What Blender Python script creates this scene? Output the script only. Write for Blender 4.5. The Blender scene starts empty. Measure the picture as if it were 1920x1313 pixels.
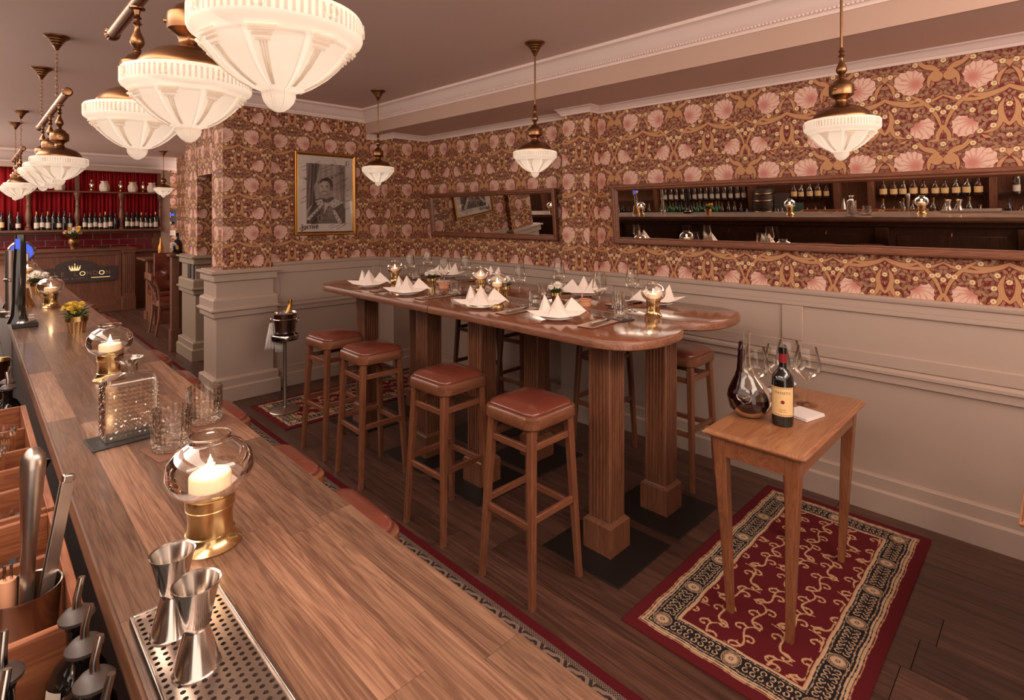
import bpy, bmesh, math, random
import numpy as np
from mathutils import Vector, Matrix
random.seed(7); np.random.seed(7)
S = bpy.context.scene
COL = S.collection
PI = math.pi
R = math.radians

# ------------------------------------------------------------------ camera, world, exposure, big lights
cam_d = bpy.data.cameras.new('camera'); cam = bpy.data.objects.new('camera', cam_d); COL.objects.link(cam)
cam.location = (0, 0, 1.65); cam.rotation_euler = (R(90), 0, R(-44.8))
cam_d.sensor_width = 36; cam_d.lens = 1022/1920*36; cam_d.shift_y = -252.5/1920
cam_d.clip_start = 0.02; cam_d.clip_end = 60
S.camera = cam
S.view_settings.view_transform = 'Standard'; S.view_settings.look = 'None'
S.view_settings.exposure = 0.22; S.view_settings.gamma = 1.0; S.view_settings.use_curve_mapping = False
w = bpy.data.worlds.new('room_ambient'); S.world = w; w.use_nodes = True
w.node_tree.nodes['Background'].inputs[0].default_value = (1.0, 0.84, 0.72, 1)
w.node_tree.nodes['Background'].inputs[1].default_value = 1.9
S.cycles.use_denoising = True
S.cycles.max_bounces = 7; S.cycles.diffuse_bounces = 3; S.cycles.glossy_bounces = 4
S.cycles.transmission_bounces = 6; S.cycles.transparent_max_bounces = 16
S.cycles.caustics_reflective = False; S.cycles.caustics_refractive = False
S.cycles.sample_clamp_indirect = 4.0
LC = (1.0, 0.83, 0.70)
def area(name, loc, sx, sy, power, rot=(0, 0, 0), col=LC):
    d = bpy.data.lights.new(name, 'AREA'); d.shape = 'RECTANGLE'; d.size = sx; d.size_y = sy
    d.energy = power; d.color = col
    o = bpy.data.objects.new(name, d); o.location = loc; o.rotation_euler = rot; COL.objects.link(o); return o
def point(name, loc, power, r=0.03, col=LC, parent=None):
    d = bpy.data.lights.new(name, 'POINT'); d.energy = power; d.shadow_soft_size = r; d.color = col
    o = bpy.data.objects.new(name, d); o.location = loc; COL.objects.link(o)
    o.visible_camera = False
    if parent: o.parent = parent
    return o
area('bar_fill', (-0.55, 1.2, 2.70), 0.7, 3.6, 60, rot=(0, R(-18), 0))  # added soft fill over the bartender side, not a real fitting
area('bar_fill', (-0.55, 6.2, 2.70), 0.7, 4.0, 66, rot=(0, R(-18), 0))  # second added fill, further along the bar
area('dining_fill', (1.7, -0.95, 2.70), 2.8, 0.9, 85, rot=(R(62), 0, 0))  # fill added out of view, aimed towards the rear wall and portrait
area('lounge_fill', (-0.7, 10.6, 2.70), 0.8, 3.0, 80, rot=(0, R(-20), 0))  # fill added outside the view to brighten the far lounge

# ------------------------------------------------------------------ node helpers
def lin(c):
    return tuple(((v/255)/12.92 if v/255 <= .04045 else (((v/255)+.055)/1.055)**2.4) for v in c)
def srgb(*c): return (*lin(c), 1)
class G:
    def __init__(s, name):
        s.mat = bpy.data.materials.new(name); s.mat.use_nodes = True
        s.t = s.mat.node_tree; s.N = s.t.nodes; s.L = s.t.links
        s.b = s.N['Principled BSDF']; s.out = s.N['Material Output']
    def n(s, typ, **k):
        x = s.N.new(typ)
        for a, v in k.items(): setattr(x, a, v)
        return x
    def put(s, sock, v):
        if isinstance(v, F): s.L.new(v.s, sock)
        elif isinstance(v, bpy.types.NodeSocket): s.L.new(v, sock)
        else: sock.default_value = v
    def m(s, op, *a, clamp=False):
        x = s.n('ShaderNodeMath', operation=op, use_clamp=clamp)
        for i, v in enumerate(a): s.put(x.inputs[i], v)
        return F(s, x.outputs[0])
    def vm(s, op, *a, out=0, **k):
        x = s.n('ShaderNodeVectorMath', operation=op)
        for i, v in enumerate(a): s.put(x.inputs[i], v)
        for kk, v in k.items(): s.put(x.inputs[kk], v)
        return F(s, x.outputs[out])
    def dist(s, p, c): return s.vm('DISTANCE', p, (c[0], c[1], 0), out='Value')
    def mix(s, f, a, b, blend='MIX'):
        x = s.n('ShaderNodeMix', data_type='RGBA', blend_type=blend)
        s.put(x.inputs[0], f)
        for i, v in ((6, a), (7, b)):
            if isinstance(v, tuple) and len(v) == 3: v = (*v, 1)
            s.put(x.inputs[i], v)
        return x.outputs[2]
    def noise(s, vec, scale, detail=2, rough=.5, out=0, dist=0):
        x = s.n('ShaderNodeTexNoise'); s.put(x.inputs['Vector'], vec); x.inputs['Scale'].default_value = scale
        x.inputs['Detail'].default_value = detail; x.inputs['Roughness'].default_value = rough
        x.inputs['Distortion'].default_value = dist
        return F(s, x.outputs[out])
    def smooth(s, v, a, b):
        x = s.n('ShaderNodeMapRange', interpolation_type='SMOOTHSTEP'); s.put(x.inputs[0], v)
        x.inputs[1].default_value = a; x.inputs[2].default_value = b
        return F(s, x.outputs[0])
    def ramp(s, v, stops):
        x = s.n('ShaderNodeValToRGB'); s.put(x.inputs[0], v); cr = x.color_ramp
        while len(cr.elements) < len(stops): cr.elements.new(.5)
        for e, (p, c) in zip(cr.elements, stops): e.position = p; e.color = c
        return x.outputs[0]
    def obj(s): return s.n('ShaderNodeTexCoord').outputs['Object']
    def uv(s): return s.n('ShaderNodeTexCoord').outputs['UV']
    def rnd(s): return F(s, s.n('ShaderNodeObjectInfo').outputs['Random'])
    def scale(s, vec, v):
        x = s.n('ShaderNodeMapping'); s.put(x.inputs[0], vec); x.inputs['Scale'].default_value = v; return x.outputs[0]
    def sep(s, vec):
        x = s.n('ShaderNodeSeparateXYZ'); s.put(x.inputs[0], vec); return [F(s, o) for o in x.outputs]
    def comb(s, a, b, c=0.0):
        x = s.n('ShaderNodeCombineXYZ')
        for i, v in enumerate((a, b, c)): s.put(x.inputs[i], v)
        return x.outputs[0]
    def bump(s, h, strength=.3, d=.002):
        x = s.n('ShaderNodeBump'); s.put(x.inputs['Height'], h); x.inputs['Strength'].default_value = strength
        x.inputs['Distance'].default_value = d; s.L.new(x.outputs[0], s.b.inputs['Normal'])
    def base(s, c, rough=.5, metal=0, spec=.5, coat=0):
        s.put(s.b.inputs['Base Color'], c if not isinstance(c, tuple) or len(c) == 4 else (*c, 1))
        s.put(s.b.inputs['Roughness'], rough); s.b.inputs['Metallic'].default_value = metal
        s.b.inputs['Specular IOR Level'].default_value = spec; s.b.inputs['Coat Weight'].default_value = coat
        s.b.inputs['Coat Roughness'].default_value = .12
        return s.mat
class F:
    def __init__(s, g, sock): s.g = g; s.s = sock
    def __add__(s, o): return s.g.m('ADD', s, o)
    __radd__ = __add__
    def __mul__(s, o): return s.g.m('MULTIPLY', s, o)
    __rmul__ = __mul__
    def __sub__(s, o): return s.g.m('SUBTRACT', s, o)
    def __rsub__(s, o): return s.g.m('SUBTRACT', o, s)
    def __truediv__(s, o): return s.g.m('DIVIDE', s, o)
    def max(s, o): return s.g.m('MAXIMUM', s, o)
    def min(s, o): return s.g.m('MINIMUM', s, o)
    def abs(s): return s.g.m('ABSOLUTE', s)
    def sin(s): return s.g.m('SINE', s)
    def gt(s, o): return s.g.m('GREATER_THAN', s, o)
    def lt(s, o): return s.g.m('LESS_THAN', s, o)

def plain(name, c, rough=.5, metal=0, spec=.5, var=.08, vs=14, coat=0, bump=0):
    g = G(name); n = g.noise(g.obj(), vs, 3)
    c2 = tuple(max(0, v*(1-var)) for v in lin(c)); c1 = tuple(v*(1+var) for v in lin(c))
    g.base(g.mix(n, c2, c1), rough, metal, spec, coat)
    if bump: g.bump(g.noise(g.obj(), vs*12, 2), bump, .001)
    return g.mat
def wood(name, dark, light, axis=2, rough=.42, tone=.35, grain=1.0, coat=0, spec=.5, rings=.5, ax=.9, ds=1.2, rf=46.0):
    g = G(name); r = g.rnd(); o = g.obj()
    v = g.vm('ADD', o, g.vm('SCALE', (3.1, 7.7, 5.3), Scale=r))
    sc = [9.0*grain]*3; sc[axis] = ax*grain
    st = g.scale(v.s, tuple(sc))
    n1 = g.noise(st, 1.6, 4, .6, dist=ds)
    fine = [120*grain]*3; fine[axis] = 5*grain
    n2 = g.noise(g.scale(v.s, tuple(fine)), 1.0, 2, .6)
    rg = g.m('SINE', n1*rf)*.5+.5
    f = (n1*.55 + rg*.22*rings*2 + n2*.45 - .25)
    col = g.ramp(f, [(0.18, srgb(*dark)), (.55, srgb(*[(a+b)/2 for a, b in zip(dark, light)])), (.85, srgb(*light))])
    br = r*tone + (1-tone/2)
    col2 = g.mix(1.0, col, g.comb(br, br, br), 'MULTIPLY')
    g.base(col2, n2*.15+(rough-.07), 0, spec, coat); g.bump(n2+rg*.3, .18, .001)
    return g.mat
def metal(name, c, rough=.25, brushed=0):
    g = G(name); n = g.noise(g.obj(), 25, 3)
    cc = lin(c); g.base(g.mix(n, tuple(v*.88 for v in cc), tuple(min(1, v*1.08) for v in cc)), n*.12+rough-.05, 1.0)
    if brushed: g.bump(g.noise(g.scale(g.obj(), (3, 3, 400)), 1, 2), brushed, .0005)
    return g.mat
def thin_glass(name, tint=(.95, .93, .9), ripple=0, fs=40, density=1.0, rough=0.02):
    g = G(name); N, L = g.N, g.L; N.remove(g.b)
    tr = g.n('ShaderNodeBsdfTransparent'); gl = g.n('ShaderNodeBsdfGlossy'); mx = g.n('ShaderNodeMixShader')
    lw = g.n('ShaderNodeLayerWeight'); lw.inputs[0].default_value = .18*density+.04
    gl.inputs['Roughness'].default_value = rough; gl.inputs['Color'].default_value = (1, .96, .92, 1)
    f = F(g, lw.outputs['Fresnel'])*.9+.035*density
    col = g.mix(g.m('POWER', F(g, lw.outputs['Facing']), 3.0), tint, tuple(v*.74 for v in tint))
    L.new(col, tr.inputs[0])
    if ripple:
        b = g.n('ShaderNodeBump'); b.inputs['Strength'].default_value = ripple; b.inputs['Distance'].default_value = .004
        vo = g.n('ShaderNodeTexVoronoi'); vo.inputs['Scale'].default_value = fs; L.new(g.obj(), vo.inputs['Vector'])
        L.new(vo.outputs['Distance'], b.inputs['Height']); L.new(b.outputs[0], gl.inputs['Normal']); L.new(b.outputs[0], lw.inputs['Normal'])
    g.put(mx.inputs[0], g.m('MINIMUM', f, .9)); L.new(tr.outputs[0], mx.inputs[1]); L.new(gl.outputs[0], mx.inputs[2])
    L.new(mx.outputs[0], g.out.inputs[0]); return g.mat
def emit(name, c, st):
    g = G(name); g.base((0, 0, 0)); n = g.noise(g.obj(), 6, 1)
    g.put(g.b.inputs['Emission Color'], g.mix(n, tuple(v*.9 for v in lin(c)), lin(c))); g.b.inputs['Emission Strength'].default_value = st
    return g.mat
def vcol(name, rough=.9, sheen=0, spec=.2):
    g = G(name); a = g.n('ShaderNodeVertexColor'); a.layer_name = 'Col'
    n = g.noise(g.obj(), 260, 2); c = g.mix(1.0, a.outputs[0], g.comb(n*.5+.75, n*.5+.75, n*.5+.75), 'MULTIPLY') if rough > .7 else a.outputs[0]
    g.base(c, rough, 0, spec)
    if rough > .7: g.bump(n, .6, .002)
    return g.mat

# ------------------------------------------------------------------ wallpaper (node-built pimpernel-like damask)
def wallpaper(u0=0.435):
    g = G('wallpaper'); uv = g.uv(); U, V, _ = g.sep(uv)
    P, H = .515, .44
    x = (g.m('FRACT', (U-u0)/P+.5)-.5).abs()*P
    y = g.m('FRACT', (V-2.37+.33)/H)*H-.33
    wob = g.noise(uv, 28, 2, out=0)-.5
    xs = x+wob*.006; ys = y+wob*.006
    p = F(g, g.comb(xs, ys)); p0 = F(g, g.comb(x, y))
    # background: small leaves with dark red gaps
    red = srgb(112, 34, 32); leaf = srgb(158, 122, 92); leafd = srgb(128, 92, 70); gold = srgb(192, 143, 100); goldd = srgb(152, 98, 68)
    def leaves(col, scale, off, L_, wd, c):
        vo = g.n('ShaderNodeTexVoronoi', voronoi_dimensions='2D'); q = g.vm('ADD', g.comb(xs, ys), (off, off*1.7, 0)); g.put(vo.inputs['Vector'], q); vo.inputs['Scale'].default_value = scale; vo.inputs['Randomness'].default_value = .8
        d = g.vm('SUBTRACT', q, F(g, vo.outputs['Position'])); a = g.sep(vo.outputs['Color'])[0]*6.283
        rt = g.n('ShaderNodeVectorRotate', rotation_type='Z_AXIS'); g.put(rt.inputs['Vector'], d); g.put(rt.inputs['Angle'], a)
        lx, ly, _ = g.sep(rt.outputs[0]); t = lx/L_
        e = (1-t*t)*wd-ly.abs(); f = g.smooth(e, .0, .0009)*g.smooth(ly.abs(), .0002, .0008)
        col = g.mix(g.smooth(e, -.0016, -.0006), col, red)
        return g.mix(f, col, c)
    col = leaves(red, 44, 0.0, .0165, .0078, leafd)
    col = leaves(col, 40, .37, .0165, .0076, leaf)
    # arching stems and acanthus leaves: tapered pieces of circles
    def arc(c, r, e, Ln, w):
        t = g.dist(p, e)/Ln
        return (1-t*t)*w - (g.dist(p, c)-r).abs()
    A = [((.265, -.305), .262, (.09, -.175), .155, .0110),
         ((.13, .105), .232, (.10, -.118), .135, .0100),
         ((.165, .045), .155, (.195, -.105), .115, .0125),
         ((.030, .015), .012, (.020, .015), .070, .0200),
         ((-.030, -.02), .092, (.058, .010), .062, .0100),
         ((.330, -.195), .105, (.232, -.215), .085, .0130),
         ((.160, -.235), .066, (.212, -.262), .075, .0120),
         ((.135, -.500), .150, (.125, -.350), .130, .0110),
         ((-.060, -.315), .085, (.014, -.285), .075, .0110),
         ((.215, -.01), .060, (.262, .025), .085, .0130),
         ((.000, -.400), .085, (.062, -.345), .060, .0120),
         ((.290, -.05), .075, (.235, -.030), .050, .0110),
         ((.100, -.40), .105, (.19, -.352), .060, .0120),
         ((.10, .00), .085, (.036, .055), .055, .0120),
         ((.010, .16), .110, (.085, .085), .090, .0110)]
    best = None
    for a in A:
        d = arc(*a); best = d if best is None else best.max(d)
    edge = g.smooth(best, -.0030, -.0022); ins = g.smooth(best, .0, .0010)
    stripe = (best*1500.0).sin()*.5+.5
    gcol = g.mix(g.smooth(stripe, .35, .95)*.55, gold, goldd)
    col = g.mix(edge, col, red); col = g.mix(ins, col, gcol)
    # small five-petalled flowers
    pts = [(0.0, -.178), (.047, -.160), (.022, -.155), (.062, -.108), (.118, -.182), (.150, -.085), (.200, -.060), (.2575, -.170), (.213, -.140), (.200, -.205), (.198, -.270), (.147, -.292), (.2575, -.325), (.232, .045), (.0, .095), (.12, .09)]
    md = None
    for q in pts:
        d = g.vm('SUBTRACT', p0, (q[0], q[1], 0)); l = g.vm('LENGTH', d, out='Value')
        md = l if md is None else md.min(l)
    fl = g.smooth(md, .0135, .0118); core = g.smooth(md, .0045, .0035)
    rim = g.smooth(md, .0160, .0145)
    ptl = g.noise(g.scale(uv, (1, 1, 1)), 190, 0)
    col = g.mix(rim*g.smooth(ptl, .3, .5), col, red)
    col = g.mix(fl*g.smooth(ptl+.22-md*10.0, .42, .5), col, srgb(222, 196, 150)); col = g.mix(core, col, srgb(176, 116, 66))
    # the two pink blooms
    def bloom(col, c, R0, sx, sy, th, lob, ph):
        dx = (x-c[0])/sx; dy = (y-c[1])/sy
        ang = g.m('ARCTAN2', dy, dx); r = g.vm('LENGTH', g.comb(dx, dy), out='Value')
        Rr = (ang*lob+ph+wob*2.0).sin().abs()*(-.0075) + (ang*3.0+ph).sin()*.004 + (ang*2.0+ph*2.0).sin()*.004 + (R0+.003) + wob*.012
        tx = x-th[0]; ty = y-th[1]; ta = g.m('ARCTAN2', ty, tx); tr = g.vm('LENGTH', g.comb(tx, ty), out='Value')
        d = Rr-r
        out = g.smooth(d, -.0035, -.0020); inn = g.smooth(d, -.0005, .0006)
        vein = g.smooth((ta*15.0+wob*9.0+(tr*50.0).sin()*1.2).sin(), .45, 1.0)
        heart = g.smooth(tr, .055, .004)
        c1 = g.mix(vein*.6, srgb(218, 178, 160), srgb(180, 112, 98))
        c1 = g.mix(heart*.7, c1, srgb(180, 88, 78))
        col = g.mix(out, col, srgb(120, 40, 36)); return g.mix(inn, col, c1)
    col = bloom(col, (.146, 0.0), .073, .88, 1.0, (.118, -.012), 6.0, .6)
    col = bloom(col, (.085, -.262), .058, .95, .93, (.120, -.232), 5.5, 1.7)
    g.base(col, .62, 0, .25); return g.mat

# ------------------------------------------------------------------ materials
M = {}
M['paper'] = wallpaper()
M['ceil'] = plain('ceiling_paint', (232, 208, 200), .85, spec=.2, var=.03, vs=3)
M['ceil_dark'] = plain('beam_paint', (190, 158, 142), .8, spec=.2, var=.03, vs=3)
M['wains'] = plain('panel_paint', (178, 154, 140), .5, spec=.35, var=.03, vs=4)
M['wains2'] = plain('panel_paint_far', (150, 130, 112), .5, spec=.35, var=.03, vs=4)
M['floor'] = wood('floor_oak', (62, 38, 30), (124, 86, 70), 1, .42, .5, 1.0, rings=.5, ax=.4, ds=.6)
M['under'] = plain('floor_gap', (22, 13, 10), .9)
M['stave'] = wood('bar_oak', (92, 62, 48), (176, 136, 108), 1, .32, .85, 2.2, coat=.3, rings=.45, ax=.45, ds=.5, rf=60.0)
M['bar_edge'] = wood('bar_oak_edge', (92, 58, 40), (150, 106, 78), 1, .4, .2)
M['bar_front'] = wood('bar_panel', (52, 30, 22), (100, 62, 44), 2, .4, .2)
M['wz'] = wood('stool_wood', (104, 60, 40), (160, 104, 74), 2, .34, .12, 1.6, coat=.2, rings=.3)
M['wx'] = wood('stool_wood_x', (104, 60, 40), (160, 104, 74), 0, .34, .12, 1.6, coat=.2, rings=.3)
M['wy'] = wood('stool_wood_y', (104, 60, 40), (160, 104, 74), 1, .34, .12, 1.6, coat=.2, rings=.3)
M['tabletop'] = wood('table_veneer', (118, 66, 44), (168, 106, 76), 1, .16, .08, .9, coat=.6, rings=.35)
M['tableedge'] = wood('table_edge', (112, 68, 48), (176, 120, 92), 1, .35, .1, 1.4)
M['ped'] = wood('pedestal_oak', (98, 58, 40), (166, 112, 80), 2, .38, .15, 1.8, coat=.15, rings=.4, ax=.5)
M['serv_top'] = wood('service_oak', (140, 86, 54), (204, 150, 104), 0, .34, .05, 1.2, coat=.2, rings=.3)
M['serv'] = wood('service_leg_oak', (116, 66, 42), (178, 118, 80), 2, .36, .06, 1.4, coat=.2, rings=.4)
M['serv_dark'] = wood('service_apron_oak', (116, 66, 42), (178, 118, 80), 0, .36, .06, 1.4, rings=.4)
M['frame'] = wood('mirror_frame_wood', (104, 58, 38), (160, 100, 68), 1, .35, .05, 1.4, coat=.3)
M['farwood'] = wood('lounge_oak', (92, 54, 38), (150, 98, 72), 2, .42, .1)
M['farwoodx'] = wood('lounge_oak_x', (92, 54, 38), (150, 98, 72), 0, .42, .1)
M['orgwood'] = wood('organiser_oak', (122, 68, 42), (186, 120, 80), 0, .45, .15, 1.2, rings=.5)
M['orgwoody'] = wood('organiser_oak_y', (122, 68, 42), (186, 120, 80), 1, .45, .15, 1.2, rings=.5)
M['leather'] = plain('brown_leather', (110, 54, 41), .27, spec=.55, var=.12, vs=9, coat=.25, bump=.02)
M['steel_plate'] = plain('black_steel', (34, 28, 27), .38, .3, var=.1)
M['brass'] = metal('brass', (206, 170, 118), .18, .1)
M['abrass'] = metal('antique_brass', (134, 96, 66), .32)
M['steel'] = metal('steel', (200, 190, 182), .16)
M['bsteel'] = metal('brushed_steel', (186, 170, 160), .30, .15)
M['glass'] = thin_glass('clear_glass')
M['cut'] = thin_glass('cut_glass', (.96, .94, .92), .35, 90, 1.5, .05)
M['rib'] = thin_glass('ribbed_glass', (.96, .94, .92), .15, 90, 1.5, .05)
M['globe'] = thin_glass('globe_glass', (.98, .95, .91), density=1.1)
M['mirror'] = metal('mirror_silver', (226, 222, 216), .055)
_b = M['mirror'].node_tree.nodes['Principled BSDF']
for _l in list(_b.inputs['Roughness'].links): M['mirror'].node_tree.links.remove(_l)
_b.inputs['Roughness'].default_value = .008
M['wax'] = plain('candle_wax', (240, 222, 190), .45, spec=.4, var=.03)
M['wax'].node_tree.nodes['Principled BSDF'].inputs['Subsurface Weight'].default_value = .4
M['flame'] = emit('flame', (255, 214, 150), 30)
M['napkin'] = plain('napkin_linen', (240, 222, 210), .85, spec=.15, var=.03, bump=.12)
M['linen'] = plain('striped_linen', (228, 214, 208), .9, spec=.1, var=.06, vs=60)
M['china'] = plain('white_china', (232, 224, 218), .15, spec=.5, var=.02)
M['slate'] = plain('leather_tray', (196, 162, 142), .5, var=.1)
M['black'] = plain('black_leatherette', (30, 26, 26), .5)
M['brownc'] = plain('brown_coaster', (112, 74, 58), .6, var=.08)
M['pot_terra'] = plain('butter_pot_clay', (214, 152, 116), .5, var=.06)
M['gold'] = metal('gold_frame', (190, 138, 74), .3)
M['redcurt'] = plain('red_velvet', (150, 22, 30), .8, spec=.2, var=.2, vs=30)
M['tile'] = plain('oxblood_tile', (104, 22, 32), .12, spec=.7, var=.3, vs=8)
M['grout'] = plain('tile_grout', (196, 170, 160), .6)
M['dglass'] = plain('dark_bottle_glass', (22, 17, 14), .08, spec=.8)
M['amber'] = plain('amber_bottle', (66, 28, 12), .06, spec=.8)
M['gglass'] = plain('green_bottle_glass', (28, 70, 30), .08, spec=.8)
M['label'] = plain('paper_label', (214, 196, 180), .6, var=.08)
M['cream'] = plain('cream_label', (226, 186, 130), .5, var=.05)
M['capred'] = plain('red_foil', (128, 28, 34), .4)
M['wine'] = plain('red_wine', (34, 6, 9), .12, spec=.25)
M['leaf'] = plain('green_leaf', (78, 92, 42), .5, var=.3, vs=60)
M['yel'] = plain('yellow_petal', (216, 180, 66), .6, var=.15, vs=60)
M['whitef'] = plain('white_petal', (236, 226, 212), .6, var=.06, vs=60)
M['pinkf'] = plain('pink_petal', (214, 150, 136), .6, var=.1, vs=60)
M['rubber'] = plain('dark_rubber', (66, 54, 50), .45)
M['sign'] = plain('sign_board', (66, 52, 50), .5, var=.05)
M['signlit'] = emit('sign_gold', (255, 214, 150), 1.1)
M['signdim'] = plain('sign_letter', (136, 104, 92), .5)
M['cloth'] = plain('white_towel', (226, 214, 208), .95, spec=.1, var=.04, bump=.3)
M['bag'] = plain('cloth_sack', (206, 186, 170), .9, var=.08, bump=.2)
M['blue'] = emit('blue_badge', (70, 96, 220), 1.1)
M['teal'] = plain('teal_glass', (96, 160, 176), .2)
M['ink'] = plain('printing_ink', (30, 24, 26), .7)
M['silvercap'] = metal('silver_shaker', (210, 200, 195), .12)
M['rug'] = vcol('rug_pile', .95)
M['print'] = vcol('portrait_print', .3, spec=.4)
M['toothpick'] = plain('wooden_picks', (214, 170, 124), .7, var=.15, vs=80)
M['ice'] = plain('ice_water', (150, 140, 136), .1, spec=.8)
M['clearb'] = thin_glass('spirit_bottle_glass', (.80, .78, .74), 0, 40, 2.2)
M['casewood'] = wood('cask_wood', (40, 26, 20), (78, 54, 40), 2, .5, .2)
M['plaid'] = plain('plaid_cloth', (52, 46, 50), .9, var=.5, vs=90)

# frosted, lit lamp glass
def shade_mat():
    g = G('frosted_lamp_glass'); N, L = g.N, g.L
    g.base(srgb(238, 222, 208), .38, 0, .4)
    tl = g.n('ShaderNodeBsdfTranslucent'); tl.inputs[0].default_value = (1, .95, .87, 1)
    tr = g.n('ShaderNodeBsdfTransparent'); tr.inputs[0].default_value = (1, .95, .9, 1)
    o = g.obj(); X, Y, Z = g.sep(o); a = g.m('ARCTAN2', Y, X)
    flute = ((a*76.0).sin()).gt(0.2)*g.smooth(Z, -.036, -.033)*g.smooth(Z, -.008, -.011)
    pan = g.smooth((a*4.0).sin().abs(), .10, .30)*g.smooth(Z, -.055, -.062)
    bump = g.n('ShaderNodeBump'); bump.inputs['Strength'].default_value = .9; bump.inputs['Distance'].default_value = .004
    g.put(bump.inputs['Height'], flute*-1.0+pan*-.6+g.noise(o, 18, 2)*.4)
    for n_ in (g.b, tl): L.new(bump.outputs[0], n_.inputs['Normal'])
    m1 = g.n('ShaderNodeMixShader'); m1.inputs[0].default_value = .60
    m2 = g.n('ShaderNodeMixShader'); m2.inputs[0].default_value = .16
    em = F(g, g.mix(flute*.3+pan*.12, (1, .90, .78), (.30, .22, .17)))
    g.put(g.b.inputs['Emission Color'], em); g.put(tl.inputs[0], g.mix(flute*.34+pan*.25, (1, .95, .87), (.45, .36, .29))); g.put(g.b.inputs['Base Color'], g.mix(flute*.8+pan*.2, srgb(238, 222, 208), srgb(170, 150, 134))); g.b.inputs['Emission Strength'].default_value = .12  # flutes and panels darkened in colour: relief shading painted into the glass
    L.new(g.b.outputs[0], m1.inputs[1]); L.new(tl.outputs[0], m1.inputs[2])
    L.new(m1.outputs[0], m2.inputs[1]); L.new(tr.outputs[0], m2.inputs[2]); L.new(m2.outputs[0], g.out.inputs[0])
    return g.mat
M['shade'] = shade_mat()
def runner_mat():
    g = G('runner_pile'); U, V, _ = g.sep(g.uv())
    d = 1.62-U    # distance from the red edge, real metres
    fy = g.m('FRACT', V/.115)-.5; fx = g.m('FRACT', (d-.064)/.115)-.5
    r = g.vm('LENGTH', g.comb(fx, fy), out='Value'); an = g.m('ARCTAN2', fy, fx)
    med = (r+(an*5.0).sin()*.05); mm = (med*24.0).sin().gt(.1)
    n = g.noise(g.uv(), 260, 2)
    body = g.mix(mm*.9, srgb(126, 104, 92), srgb(40, 30, 30))
    dots = ((V*640.0).sin()*(d*640.0).sin()).gt(.0)
    edge = g.mix(dots, srgb(44, 32, 32), srgb(132, 108, 96))
    c = g.mix(d.gt(.064), edge, body)
    c = g.mix(d.lt(.042), c, srgb(82, 20, 26))
    c = g.mix(d.gt(.30)*dots, c, srgb(92, 24, 28))
    g.base(g.mix(1.0, c, g.comb(n*.5+.75, n*.5+.75, n*.5+.75), 'MULTIPLY'), .95, 0, .1); g.bump(n, .6, .003); return g.mat
M['runner'] = runner_mat()

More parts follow.
